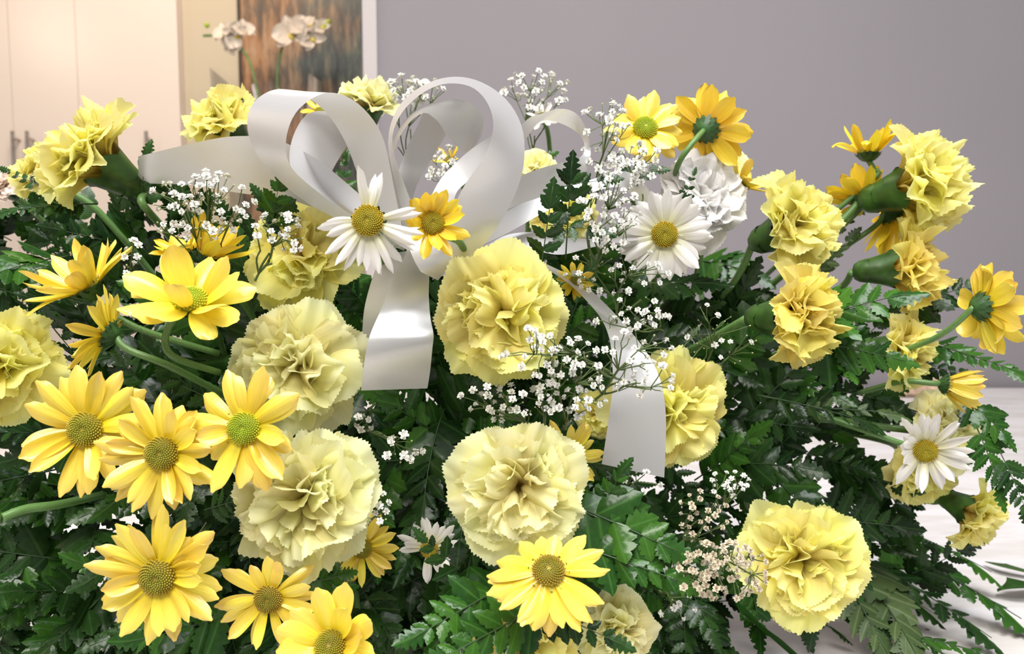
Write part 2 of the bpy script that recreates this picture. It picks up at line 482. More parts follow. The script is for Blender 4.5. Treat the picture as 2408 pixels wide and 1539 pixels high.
for p in ((486, 60), (772, 52), (764, 62)):
    MB().tube([oloc(p[0], p[1] + 6), oloc(p[0], p[1]), oloc(p[0] + 3, p[1] - 7)], [0.002, 0.008, 0.002], 8).build('bud', M['floret_green'], orc, smooth=True)
pot = MB()
pot.tube([(0, 0, -0.148), (0, 0, -0.14), (0, 0, 0.0), (0, 0, 0.012)], [0.05, 0.052, 0.07, 0.07], 20)
pot.build('pot', M['trim'], orc, smooth=False)
# small stand that carries the orchid
tag(MB().tube([(obase.x, OY, -0.75), (obase.x, OY, -0.73), (obase.x, OY, -0.72), (obase.x, OY, -0.03), (obase.x, OY, -0.02), (obase.x, OY, 0.0)], [0.16, 0.16, 0.025, 0.025, 0.17, 0.17], 24).build('plant_stand', M['dark_wood']), 'dark round plant stand under the orchid', 'stand')


def cello_material():
    m, nt, b, out = nodes('clear_wrap')
    gl = N(nt, 'ShaderNodeBsdfGlossy'); gl.inputs['Roughness'].default_value = 0.12
    tp = N(nt, 'ShaderNodeBsdfTransparent'); mx = N(nt, 'ShaderNodeMixShader')
    lw = N(nt, 'ShaderNodeLayerWeight'); lw.inputs['Blend'].default_value = 0.25
    mr = N(nt, 'ShaderNodeMapRange'); mr.inputs['To Min'].default_value = 0.05; mr.inputs['To Max'].default_value = 0.5
    nt.links.new(lw.outputs['Fresnel'], mr.inputs['Value']); nt.links.new(mr.outputs['Result'], mx.inputs[0])
    nt.links.new(tp.outputs[0], mx.inputs[1]); nt.links.new(gl.outputs[0], mx.inputs[2]); nt.links.new(mx.outputs[0], out.inputs['Surface'])
    return m


M['cello'] = cello_material()
# crumpled clear wrap around the orchid stems
v, fa = [], []
for j in range(13):
    t_ = j / 12
    for i in range(25):
        a = 2 * math.pi * i / 24
        rr = (0.075 + 0.05 * t_) * (1 + 0.16 * math.sin(5 * a + 3 * t_) + 0.10 * math.sin(9 * a - 5 * t_))
        v.append((rr * math.cos(a), rr * math.sin(a), -0.14 + 0.72 * t_ * (1 + 0.05 * math.sin(4 * a))))
for j in range(12):
    for i in range(24):
        a = j * 25 + i
        fa.append((a, a + 1, a + 26, a + 25))
link('clear_wrap', mesh('clear_wrap', v, fa, M['cello']), orc)
# clear pick standing out of the wrap
MB().tube([oloc(662, 40, OY - 0.06), oloc(708, -12, OY - 0.06)], 0.004, 8).build('clear_pick', M['cello'], orc)
# tan scrap lying near the wall
M['tan'] = plain('tan_bark', (0.55, 0.38, 0.27), 0.7, noise_scale=60, noise_amt=0.4, bump=0.6)
o = on_table(2152, 934, 0.0)
t = tag(link('bark_chip', None), 'small tan bark chips lying by the wall at right', 'bark')
t.location = o
for q, (dx, dy, sx_, sy_, sz_, rz) in enumerate(((0, 0, 0.05, 0.03, 0.02, 0.2), (0.03, 0.015, 0.045, 0.02, 0.038, -0.3), (-0.03, 0.02, 0.03, 0.02, 0.015, 0.5))):
    ob = MB()
    ob.tube([(-sx_, 0, sz_ * 0.5), (-sx_ * 0.7, 0.003, sz_ * 0.52), (0, -0.004, sz_ * 0.6), (sx_ * 0.8, 0.002, sz_ * 0.5), (sx_, 0, sz_ * 0.5)], [sz_ * 0.2, sz_ * 0.45, sz_ * 0.5, sz_ * 0.42, sz_ * 0.15], 7)
    ob.build('chip', M['tan'], t, Matrix.Translation((dx, dy, 0)) @ Matrix.Rotation(rz, 4, 'Z'))
# ------------------------------------------------------------------ carnations
def carnation_petal(th0, th1, Ln, Wd, amp, seed, nu=38, nv=9):
    rg = random.Random(seed)
    th0 = math.radians(th0); th1 = math.radians(th1)
    k1 = rg.uniform(0.9, 1.7); p1 = rg.uniform(0, 6.28); p2 = rg.uniform(0, 6.28)
    curl = rg.uniform(-0.35, 0.25); cup = rg.uniform(-0.05, 0.16); skew = rg.uniform(-0.12, 0.12)
    r = z = 0.0
    prof = [(0.0, 0.0, 0.0)]
    for j in range(1, 41):
        t = j / 40
        th = th0 * sstep(0.0, 0.15, t) + (th1 - th0) * sstep(0.22, 0.75, t) + curl * max(0, t - 0.45) ** 2 * 3
        r += math.sin(th) * Ln / 40; z += math.cos(th) * Ln / 40
        prof.append((r, z, th))
    v, uv, fa = [], [], []
    for j in range(nv + 1):
        t = (j / nv) ** 0.85
        for i in range(nu + 1):
            u = i / nu * 2 - 1
            tt = t * (1 - 0.22 * u * u * t - 0.03 * t * math.sin(3 * u + p2))
            if j == nv:
                tt += (0.5 if i % 2 else -0.5) * rg.uniform(0.008, 0.034)
            tt += t ** 3 * 0.055 * noise.noise(Vector((u * 2.3 + p1, seed * 0.37, 0)))
            tt = max(0, min(1.08, tt))
            x = tt * 40
            k = min(int(x), 39); f = x - k
            pr = prof[k][0] + (prof[k + 1][0] - prof[k][0]) * f
            pz = prof[k][1] + (prof[k + 1][1] - prof[k][1]) * f
            th = prof[k][2] + (prof[min(k + 1, 40)][2] - prof[k][2]) * min(f, 1)
            hw = Wd / 2 * (0.30 + 0.70 * sstep(0.05, 0.68, tt))
            d = amp * tt ** 1.7 * (math.sin(k1 * math.pi * u + p1) + 0.38 * math.sin(2.4 * k1 * math.pi * u + p2) * tt)
            d += cup * u * u * tt + amp * 0.9 * tt * noise.noise(Vector((u * 1.9 + p2, tt * 2.2, seed * 0.71)))
            # displacement along the petal normal (towards the flower axis / up)
            nr, nz = -math.cos(th), math.sin(th)
            v.append((u * hw * (1 - 0.25 * amp * 5 * abs(u) * 0.3) + skew * tt * tt, pr + nr * d, (pz + nz * d) * 0.95))
            uv.append((i / nu, tt / 1.08))
    for j in range(nv):
        for i in range(nu):
            a = j * (nu + 1) + i
            fa.append((a, a + 1, a + nu + 2, a + nu + 1))
    return mesh('carnation_petal', v, fa, M['carn'], uv=uv)


#       lean  end   L     W   ruffle count
CARN = [(54, 104, 1.12, 0.92, 0.075, 8), (42, 92, 1.10, 0.95, 0.095, 8), (30, 80, 1.04, 0.90, 0.12, 8),
        (20, 66, 0.98, 0.82, 0.145, 7), (12, 52, 0.92, 0.72, 0.17, 6), (5, 30, 0.84, 0.58, 0.19, 5)]
CPM = [[carnation_petal(e, e1, l, wd, a, 100 * c + s) for s in range(6)] for c, (e, e1, l, wd, a, n) in enumerate(CARN)]


def lathe(prof, sides, m, name, lobes=0, amp=0.0):
    v, fa, uv = [], [], []
    for j, (r, z) in enumerate(prof):
        for i in range(sides):
            a = 2 * math.pi * i / sides
            zz = z + (amp * math.cos(lobes * a) if (lobes and j == len(prof) - 1) else 0)
            v.append((r * math.cos(a), r * math.sin(a), zz)); uv.append((i / sides, j / (len(prof) - 1)))
    for j in range(len(prof) - 1):
        for i in range(sides):
            a = j * sides + i; b = j * sides + (i + 1) % sides
            fa.append((a, b, b + sides, a + sides))
    fa.append(tuple(range(sides))[::-1])
    return mesh(name, v, fa, m, uv=uv)


CALYX = lathe([(0.08, -0.55), (0.18, -0.51), (0.25, -0.36), (0.31, -0.10), (0.37, 0.12), (0.43, 0.28)], 25, M['calyx'], 'calyx', 5, 0.10)
CBRACT = lathe([(0.08, -0.62), (0.17, -0.59), (0.24, -0.47), (0.285, -0.28)], 12, M['calyx'], 'bract_ring', 4, 0.07)

HUBY = 1080


def hub(px, py):
    hx = min(max(px, 520), 1700)
    return P(hx + (px - hx) * 0.12, HUBY + (py - HUBY) * 0.25, 0.60)


def add_stem(root, mtx, start_local, path, radius, end=None):
    inv = mtx.inverted()
    s = mtx @ Vector(start_local)
    if path:
        pts = [s] + [P(*p) for p in path]
    else:
        back = (mtx.to_3x3() @ Vector((0, 0, -1))).normalized()
        pts = [s, s + back * 0.025, s + back * 0.045 + (end - s) * 0.35, end]
    pts = catmull(pts, 14)
    sc = mtx.to_scale().x
    return MB().tube([inv @ p for p in pts], radius / sc, 8).build('stem', M['stem'], root, smooth=True)


FLOWER_LABELS = []
FLOWERS = []          # (px, py, depth) of every head, used to lay the greens behind them


def carnation(px, py, size, d, n, label, m='carn', spin=None, flat=1.0, drop=(), open_=1.0, stem=None, group='carnations in the spray'):
    rad = size * d / FPX / 2 / 0.99
    nn = cdir(*n).normalized()
    # the petals' middle sits above the calyx mouth: shift the root back so the head lands on the pixel
    loc = P(px, py, d) - nn * rad * 0.32 * flat
    sp = random.uniform(0, 6.28) if spin is None else spin
    mtx = frame(loc, nn, sp, rad)
    root = link('carnation', None, None, mtx)
    tag(root, label, 'carnation', group)
    for c, (e, e1, l, wd, a, cnt) in enumerate(CARN):
        if c in drop: continue
        off = random.uniform(0, 6.28)
        for k in range(cnt):
            az = off + 2 * math.pi * (k + random.uniform(-0.22, 0.22)) / cnt
            tilt = math.radians(random.uniform(-13, 12) + (open_ - 1.0) * -30)
            s = random.uniform(0.84, 1.07)
            mt = Matrix.Rotation(az, 4, 'Z') @ Matrix.Translation((0, 0.02 * c * 0.5, 0.02 * (5 - c))) @ Matrix.Rotation(tilt, 4, 'X') @ Matrix.Rotation(math.radians(random.uniform(-22, 22)), 4, 'Y') @ Matrix.Diagonal((s * random.uniform(0.9, 1.12), s, s * flat, 1))
            link('petal', random.choice(CPM[c]), root, mt, M[m])
    cz = Matrix.Translation((0, 0, 0.10 * flat)) @ Matrix.Diagonal((0.92, 0.92, 0.85, 1))
    link('calyx', CALYX, root, cz)
    link('bract_ring', CBRACT, root, cz)
    add_stem(root, mtx, (0, 0, -0.38), stem, 0.0024, hub(px, py))
    FLOWERS.append((px, py, d)); FLOWER_LABELS.append(label)
    return root


# ------------------------------------------------------------------ daisies
def daisy_petal(kind, seed, nu=6, nv=11, Wd=0.15):
    rg = random.Random(seed)
    bend = {'flat': rg.uniform(-0.15, 0.1), 'droop': rg.uniform(-0.75, -0.4), 'up': rg.uniform(0.25, 0.5), 'hook': rg.uniform(-1.7, -1.1)}[kind]
    tw = rg.uniform(-0.35, 0.35); side = rg.uniform(-0.06, 0.06); cup = rg.uniform(0.15, 0.45)
    if kind == 'up': cup = -rg.uniform(0.3, 0.6)
    tip = rg.uniform(0.0, 1.0)
    v, uv, fa = [], [], []
    y = z = 0.0
    prev = 0.0
    L = 0.78
    for j in range(nv + 1):
        t = j / nv
        if j:
            pw = 2.4 if kind == 'hook' else 1.3
            th = bend * t ** pw
            y += math.cos(th) * L / nv; z += math.sin(th) * L / nv
        hw = Wd * (0.42 + 0.58 * math.sin(math.pi * min(1, t * 0.78 + 0.05)))
        if t > 0.72:
            q = (t - 0.72) / 0.28
            hw *= math.sqrt(max(0.0, 1 - (q * (0.97 - 0.06 * tip)) ** 3))
        for i in range(nu + 1):
            u = i / nu * 2 - 1
            ridge = 0.010 * math.cos(u * 2.2 * math.pi) * math.sin(math.pi * min(1, t + 0.1))
            a = tw * t
            x0 = u * hw; z0 = -cup * hw * u * u * 1.2 + ridge
            yy = y - 0.035 * u * u * t + (0.018 * (1 - abs(abs(u) - 0.4) * 2.2) if j == nv else 0)
            v.append((x0 * math.cos(a) - z0 * math.sin(a) + side * t * t, yy, z + x0 * math.sin(a) + z0 * math.cos(a)))
            uv.append((i / nu, t))
    for j in range(nv):
        for i in range(nu):
            a = j * (nu + 1) + i
            fa.append((a, a + 1, a + nu + 2, a + nu + 1))
    return mesh('daisy_petal', v, fa, M['daisy'], uv=uv)


DPM = {k: [daisy_petal(k, 31 * i + 7) for i in range(7)] for k in ('flat', 'droop', 'up', 'hook')}
DPN = {k: [daisy_petal(k, 57 * i + 3, Wd=0.095) for i in range(6)] for k in ('flat', 'droop', 'up', 'hook')}


def disc_meshes():
    rg = random.Random(5)
    dome = lathe([(0.0, -0.10), (0.16, -0.09), (0.235, -0.02), (0.24, 0.03), (0.19, 0.085), (0.10, 0.115), (0.001, 0.12)], 20, M['floret'], 'disc')
    v, fa, uv = [], [], []
    n = 210
    for k in range(n):
        q = (k + 0.5) / n
        r = 0.25 * math.sqrt(q); a = k * 2.39996
        zc = 0.125 * (1 - q ** 1.6) + 0.02 - 0.05 * math.exp(-(r / 0.05) ** 2)
        rr = 0.0125 + 0.006 * q
        h = 0.018 + 0.022 * q + rg.uniform(0, 0.012)
        lean = 0.5 * q
        cx, cy = r * math.cos(a), r * math.sin(a)
        b = len(v)
        for ring, (s, hh) in enumerate(((1.0, 0.0), (0.95, 0.6), (0.4, 1.0))):
            for i in range(5):
                g = 2 * math.pi * i / 5 + k
                v.append((cx + math.cos(g) * rr * s + math.cos(a) * lean * h * hh, cy + math.sin(g) * rr * s + math.sin(a) * lean * h * hh, zc + h * hh))
                uv.append((0.5, q))
        for ring in range(2):
            for i in range(5):
                x = b + ring * 5 + i; y2 = b + ring * 5 + (i + 1) % 5
                fa.append((x, y2, y2 + 5, x + 5))
        fa.append(tuple(b + 10 + i for i in range(5)))
    return dome, mesh('florets', v, fa, M['floret'], uv=uv)


DISC, FLORETS = disc_meshes()


def involucre():
    v, fa = [], []
    prof = [(0.05, -0.24), (0.15, -0.21), (0.24, -0.12), (0.27, -0.03)]
    base = MB()
    for ring, (n, r0, z0, r1, z1) in enumerate(((9, 0.06, -0.235, 0.20, -0.16), (11, 0.14, -0.21, 0.27, -0.08), (13, 0.20, -0.15, 0.33, -0.02))):
        for k in range(n):
            a = 2 * math.pi * (k + 0.5 * ring) / n
            c, s = math.cos(a), math.sin(a)
            wd = 0.055
            i = len(base.v)
            for (r, z, w2) in ((r0, z0, wd * 0.7), ((r0 + r1) / 2, (z0 + z1) / 2 - 0.015, wd), (r1, z1, wd * 0.25)):
                base.v += [(r * c - s * w2, r * s + c * w2, z), (r * c + s * w2, r * s - c * w2, z)]
            base.f += [(i, i + 1, i + 3, i + 2), (i + 2, i + 3, i + 5, i + 4)]
    i = len(base.v)
    for (r, z) in prof:
        for k in range(12):
            a = 2 * math.pi * k / 12
            base.v.append((r * math.cos(a), r * math.sin(a), z))
    for j in range(3):
        for k in range(12):
            x = i + j * 12 + k; y = i + j * 12 + (k + 1) % 12
            base.f.append((x, y, y + 12, x + 12))
    return mesh('bracts', base.v, base.f, M['bract'])


BRACTS = involucre()


def daisy(px, py, size, d, n, label, m='daisy', disc='floret', cnt=21, elev=6, var=12, kinds='flat flat droop up', narrow=False, wid=1.0, skip=None,
          spin=None, stem=None, disc_s=1.0, group=None, rows=2, lens=(0.85, 1.08), cat='daisy'):
    rad = size * d / FPX / 2
    nn = cdir(*n).normalized()
    sp = random.uniform(0, 6.28) if spin is None else spin
    # local +y is aligned with the photo's up direction so that gaps can be placed
    z = nn; up = cdir(0, 1, 0); up = (up - z * up.dot(z)).normalized(); x = up.cross(z)
    mtx = Matrix.Translation(P(px, py, d)) @ Matrix((x, up, z)).transposed().to_4x4() @ Matrix.Scale(rad, 4)
    root = link('daisy', None, None, mtx)
    tag(root, label, cat, group or ('white daisies in the spray' if 'white' in m else 'yellow daisies in the spray'))
    pool = DPN if narrow else DPM
    ks = kinds.split()
    for row in range(rows):
        k_n = cnt // rows + (1 if row < cnt % rows else 0)
        for k in range(k_n):
            az = 2 * math.pi * (k + 0.5 * row + random.uniform(-0.28, 0.28)) / k_n + sp
            deg = math.degrees(az) % 360            # 0 = photo up, counter-clockwise
            ls = random.uniform(*lens)
            if skip:
                ok = True
                for (a0, a1, keep) in skip:
                    inside = (a0 <= deg <= a1) if a0 <= a1 else (deg >= a0 or deg <= a1)
                    if inside:
                        if keep <= 0: ok = False
                        else: ls *= keep
                if not ok: continue
            e = math.radians(elev + row * 7 + random.uniform(-var, var))
            mt = Matrix.Rotation(az, 4, 'Z') @ Matrix.Translation((0, 0.20, -0.02 + 0.02 * row)) @ Matrix.Rotation(e, 4, 'X') @ Matrix.Rotation(math.radians(random.uniform(-16, 16)), 4, 'Y') @ Matrix.Diagonal((wid * random.uniform(0.85, 1.15), ls, ls, 1))
            link('petal', random.choice(pool[random.choice(ks)]), root, mt, M[m])
    ds = Matrix.Scale(disc_s, 4)
    dd = link('disc', DISC, root, ds, M[disc])
    tag(link('florets', FLORETS, dd, None, M[disc]), kind='stuff')
    link('bracts', BRACTS, root)
    add_stem(root, mtx, (0, 0, -0.2), stem, 0.0018, hub(px, py))
    FLOWERS.append((px, py, d)); FLOWER_LABELS.append(label)
    return root


# --- carnations, nearest first
carnation(1180, 742, 345, 0.405, (-0.05, -0.10, 1), 'large pale yellow carnation just right of the hanging ribbon tail')
carnation(1218, 1150, 362, 0.385, (-0.06, -0.02, 1), 'large creamy carnation in the lower middle above the drooping daisy', 'carn_cream')
carnation(718, 1178, 372, 0.385, (0.05, -0.06, 1), 'large cream carnation beside the cluster of yellow daisies', 'carn_cream')
carnation(706, 862, 335, 0.420, (0.05, -0.08, 1), 'peach tinged cream carnation left of the hanging ribbon tail', 'carn_cream')
carnation(712, 598, 290, 0.455, (-0.1, 0.42, 0.85), 'yellow carnation facing upward below the left bow loop')
carnation(-8, 858, 335, 0.42, (0.12, 0.0, 1), 'pale carnation cut off by the left picture edge')
carnation(228, 378, 300, 0.47, (-0.62, 0.50, 0.45), 'pale yellow carnation seen from the side with green calyx, upper left', 'carn', stem=[(335, 480, 0.47), (400, 560, 0.50), (480, 700, 0.56)], flat=1.45, open_=0.8)
carnation(105, 405, 170, 0.52, (-0.6, 0.55, 0.35), 'smaller yellow carnation half hidden at upper left by the handles', 'carn', flat=1.4, open_=0.8)
carnation(530, 290, 215, 0.56, (-0.35, 0.6, 0.55), 'yellow carnation behind the left edge of the big bow loop', flat=1.3, open_=0.8)
carnation(868, 252, 172, 0.58, (0.15, 0.85, 0.2), 'lemon yellow carnation peeking above the bow between two loops', 'carn_cream', open_=0.6, flat=1.3)
carnation(1652, 468, 240, 0.52, (0.22, 0.28, 0.85), 'white carnation behind the white daisy on the right', 'carn_white', group='white carnation')
carnation(1862, 536, 280, 0.50, (0.50, 0.22, 0.70), 'yellow carnation right of the white carnation with dark calyx below', stem=[(1720, 672, 0.55), (1600, 800, 0.6)], flat=1.35, open_=0.85)
carnation(1868, 745, 285, 0.46, (0.66, 0.02, 0.70), 'golden carnation in side view with large green calyx on its left', 'carn_gold', stem=[(1640, 815, 0.52), (1500, 880, 0.58)], flat=1.5, open_=0.75)
carnation(2148, 440, 285, 0.52, (0.66, 0.18, 0.5), 'tall yellow carnation high at the right against the wall', 'carn', stem=[(1930, 570, 0.55), (1780, 700, 0.6)], flat=1.55, open_=0.75)
carnation(2118, 632, 235, 0.52, (0.85, 0.05, 0.25), 'golden carnation in profile under the tall right carnation', 'carn_gold', stem=[(1960, 690, 0.55), (1780, 780, 0.6)], flat=1.6, open_=0.7)
carnation(2112, 826, 205, 0.52, (0.7, -0.1, 0.5), 'yellow carnation partly covered by a bright fern frond at right', flat=1.4, open_=0.8)
carnation(1572, 966, 305, 0.475, (0.18, 0.0, 1), 'yellow carnation half hidden behind the right ribbon tail')
carnation(1884, 1318, 318, 0.44, (-0.05, 0.0, 1), 'large yellow carnation at lower right above the bare table', 'carn')
carnation(2222, 1010, 210, 0.53, (0.45, 0.15, 0.8), 'cream carnation behind the white daisy at far right', 'carn_cream', stem=[(2080, 1005, 0.55), (1980, 990, 0.57), (1850, 980, 0.6)])
carnation(2165, 1100, 200, 0.545, (0.1, -0.25, 0.9), 'yellow carnation showing below the white daisy at far right')
carnation(2285, 1205, 195, 0.54, (0.55, -0.35, 0.5), 'drooping yellow carnation at the right end of the spray', 'carn', drop=(4, 5), stem=[(2200, 1180, 0.56), (2100, 1160, 0.58), (1950, 1130, 0.61)], flat=1.4, open_=0.7)
carnation(1238, 1512, 300, 0.405, (-0.05, 0.12, 1), 'yellow carnation under fern leaves at the bottom edge')
carnation(1452, 1478, 205, 0.415, (0.25, 0.0, 0.9), 'small pale carnation at the bottom edge right of the fern', 'carn_cream')
carnation(1722, 398, 110, 0.60, (0.2, 0.4, 0.8), 'pale carnation tip above the white carnation', 'carn_cream')
carnation(1262, 400, 120, 0.57, (0.1, 0.5, 0.7), 'small yellow carnation behind the strap between bow loops', 'carn_cream')
carnation(1325, 505, 175, 0.53, (0.1, 0.2, 0.9), 'yellow carnation mostly hidden below the right bow strap')
carnation(8, 440, 110, 0.55, (-0.3, 0.5, 0.7), 'blush pink carnation at the upper left picture edge', 'carn_blush')
carnation(-40, 1215, 120, 0.40, (-0.95, 0.1, 0.1), 'carnation turned away at the lower left picture edge with green calyx', 'carn', stem=[(60, 1198, 0.41), (150, 1185, 0.43), (300, 1150, 0.5)])
carnation(1405, 975, 120, 0.50, (-0.2, 0.1, 0.9), 'small yellow carnation behind the baby breath left of the ribbon tail')

# --- yellow daisies
daisy(202, 1010, 315, 0.37, (0.03, 0.08, 1), 'yellow daisy leftmost of the cluster of three at left', cnt=23, wid=0.95, kinds='flat droop up flat', elev=2, var=16)
daisy(382, 1066, 305, 0.355, (0.0, 0.03, 1), 'full yellow daisy in the centre of the left cluster', cnt=31, wid=0.84, var=15, lens=(0.72, 1.1))
daisy(372, 1357, 330, 0.355, (0.03, -0.02, 1), 'full yellow daisy below the left cluster near the bottom', cnt=34, wid=0.82, var=15, lens=(0.7, 1.1))
daisy(574, 1008, 310, 0.355, (0.05, 0.10, 1), 'yellow daisy with green centre overlapping the cream carnations', cnt=17, wid=1.0, disc='floret_green', kinds='flat droop up droop', skip=[(225, 260, 0.75), (100, 150, 0.7)], disc_s=0.95)
daisy(632, 1408, 255, 0.37, (0.0, -0.02, 1), 'thin petalled yellow daisy at the bottom edge', cnt=19, narrow=True, wid=1.2, skip=[(330, 30, 0.72)])
daisy(778, 1520, 290, 0.355, (-0.10, 0.40, 0.85), 'cupped yellow daisy cut off by the bottom edge', cnt=14, wid=1.4, elev=28, kinds='up flat flat')
daisy(447, 708, 310, 0.385, (0.14, 0.72, 0.62), 'tall yellow daisy with green centre on a bent pale stem', cnt=16, wid=1.35, disc='floret_green', elev=30, var=24, kinds='flat droop up flat droop', stem=[(412, 745, 0.385), (388, 800, 0.39), (412, 842, 0.395), (515, 876, 0.42)])
daisy(205, 675, 305, 0.42, (-0.42, 0.80, 0.28), 'golden yellow daisy in side view facing up at left', cnt=22, narrow=True, wid=1.3, elev=34, var=24, kinds='flat up droop', stem=[(240, 720, 0.42), (330, 775, 0.425), (515, 832, 0.45)])
daisy(250, 785, 235, 0.40, (-0.86, 0.36, 0.10), 'yellow daisy in profile facing left on a green stem', cnt=20, narrow=True, wid=1.35, elev=24, var=10, kinds='flat droop', stem=[(300, 822, 0.40), (400, 862, 0.405), (530, 930, 0.44)])
daisy(488, 595, 220, 0.43, (0.50, 0.80, 0.15), 'half closed golden daisy beside the baby breath at left', m='daisy_gold', cnt=15, narrow=True, wid=1.5, elev=48, kinds='flat up', stem=[(530, 660, 0.43), (580, 725, 0.45), (640, 820, 0.5)])
daisy(432, 590, 150, 0.45, (-0.2, 0.7, 0.4), 'golden daisy behind the tall green centred daisy', m='daisy_gold', cnt=13, elev=25, wid=1.2)
daisy(1016, 526, 185, 0.375, (0.28, 0.02, 0.9), 'golden daisy beside the white daisy in front of the bow', m='daisy_gold', cnt=19, narrow=True, wid=1.5, elev=26, kinds='flat flat up', disc='floret_gold', disc_s=1.2, skip=[(80, 160, 0.8)], stem=[(1050, 555, 0.385), (1085, 575, 0.40), (1110, 640, 0.45)])
daisy(1517, 302, 195, 0.50, (0.02, 0.34, 0.9), 'yellow daisy with green centre high on the right of the bow', cnt=20, wid=1.2, disc='floret_green', kinds='flat droop flat', disc_s=1.15)
daisy(1662, 304, 215, 0.515, (0.48, 0.30, -0.75), 'golden daisy seen from behind on the upper right', m='daisy_gold', cnt=22, wid=1.15, elev=12, kinds='flat droop flat up', stem=[(1622, 345, 0.50), (1590, 400, 0.51), (1560, 520, 0.56)])
daisy(1745, 430, 150, 0.535, (0.55, 0.72, 0.2), 'yellow daisy in side view above the right carnation', cnt=16, narrow=True, wid=1.5, elev=30)
daisy(2042, 358, 190, 0.54, (-0.02, 0.95, 0.05), 'golden daisy pointing straight up at the upper right', m='daisy_gold', cnt=15, narrow=True, wid=1.35, elev=46, var=18, kinds='flat up flat hook', stem=[(2056, 400, 0.54), (2060, 415, 0.54), (1950, 510, 0.55), (1800, 650, 0.6)])
daisy(2026, 468, 185, 0.545, (-0.08, 0.78, -0.45), 'golden daisy from behind left of the tall right carnation', m='daisy_gold', cnt=18, wid=1.2, elev=34, stem=[(2010, 505, 0.55), (1950, 560, 0.56), (1800, 680, 0.6)])
daisy(2100, 508, 215, 0.55, (0.55, -0.62, -0.25), 'yellow daisy hanging below the tall right carnation', m='daisy_gold', cnt=19, narrow=True, wid=1.6, elev=24, stem=[(2060, 530, 0.55), (1990, 580, 0.56), (1850, 680, 0.6)])
daisy(2312, 722, 235, 0.47, (0.88, 0.02, -0.12), 'yellow daisy at the far right edge seen from behind', m='daisy', cnt=20, wid=1.25, elev=22, kinds='flat droop hook flat', stem=[(2190, 800, 0.49), (2000, 860, 0.55)])
daisy(2228, 906, 165, 0.50, (0.90, -0.18, 0.22), 'half closed yellow daisy at the right pointing sideways', m='daisy', cnt=15, narrow=True, wid=1.6, elev=56, var=8, kinds='flat up', stem=[(2190, 902, 0.50), (2120, 898, 0.51), (2020, 925, 0.55)], lens=(1.0, 1.25))
daisy(1335, 1072, 190, 0.435, (0.25, 0.0, 0.95), 'yellow daisy tucked behind the creamy carnation by the ribbon tail', m='daisy', cnt=20, narrow=True, wid=1.2)
daisy(1290, 1345, 300, 0.350, (0.0, 0.70, 0.72), 'drooping yellow daisy with hanging petals at the bottom centre', cnt=29, wid=0.9, elev=-18, var=8, kinds='flat droop flat', skip=[(320, 40, 0.7)], stem=[(1285, 1400, 0.385), (1260, 1440, 0.40), (1250, 1540, 0.44)])
daisy(852, 1290, 185, 0.425, (0.15, 0.0, 0.95), 'yellow daisy tucked behind the cream carnation at lower left', m='daisy', cnt=20, narrow=True, wid=1.2)
daisy(1055, 375, 85, 0.56, (-0.3, 0.6, 0.4), 'little golden daisy seen through the right bow loop', m='daisy_gold', cnt=14, narrow=True, wid=1.4, elev=30)
daisy(1352, 660, 100, 0.46, (0.3, 0.2, 0.8), 'little golden daisy behind the top of the right ribbon tail', m='daisy_gold', cnt=16, narrow=True, wid=1.4)
daisy(752, 262, 90, 0.60, (0.3, 0.5, 0.6), 'little orange daisy seen through the left bow loop', m='daisy_gold', cnt=14, wid=1.2)

# --- white daisies
daisy(866, 520, 262, 0.362, (0.0, 0.03, 1), 'white daisy with golden centre in front of the bow', m='daisy_white', disc='floret_gold', cnt=33, narrow=True, wid=0.85, disc_s=1.1, elev=0, lens=(0.8, 1.12), kinds='flat flat droop', skip=[(28, 82, 0), (285, 335, 0)])
daisy(1562, 552, 225, 0.455, (-0.05, -0.06, 1), 'white daisy with olive centre before the white carnation', m='daisy_white', disc='floret_gold', cnt=32, wid=0.85, disc_s=1.05, kinds='flat droop flat')
daisy(2176, 1060, 205, 0.485, (-0.32, -0.12, 0.9), 'white daisy on a long green stem at the far right', m='daisy_white', disc='floret_gold', cnt=31, narrow=True, wid=1.0, elev=12, skip=[(45, 130, 0.45)], stem=[(2140, 1050, 0.49), (2000, 1002, 0.50), (1860, 955, 0.53)])
daisy(1010, 1292, 160, 0.435, (0.1, 0.0, 1), 'white daisy in the shade between the two big carnations', m='daisy_white', disc='floret_gold', cnt=20, narrow=True, wid=1.15, skip=[(90, 150, 0)])
daisy(1275, 275, 90, 0.58, (-0.2, 0.5, 0.7), 'faded white daisy behind the right bow loop', m='daisy_white', disc='floret', cnt=16, narrow=True, wid=1.3)
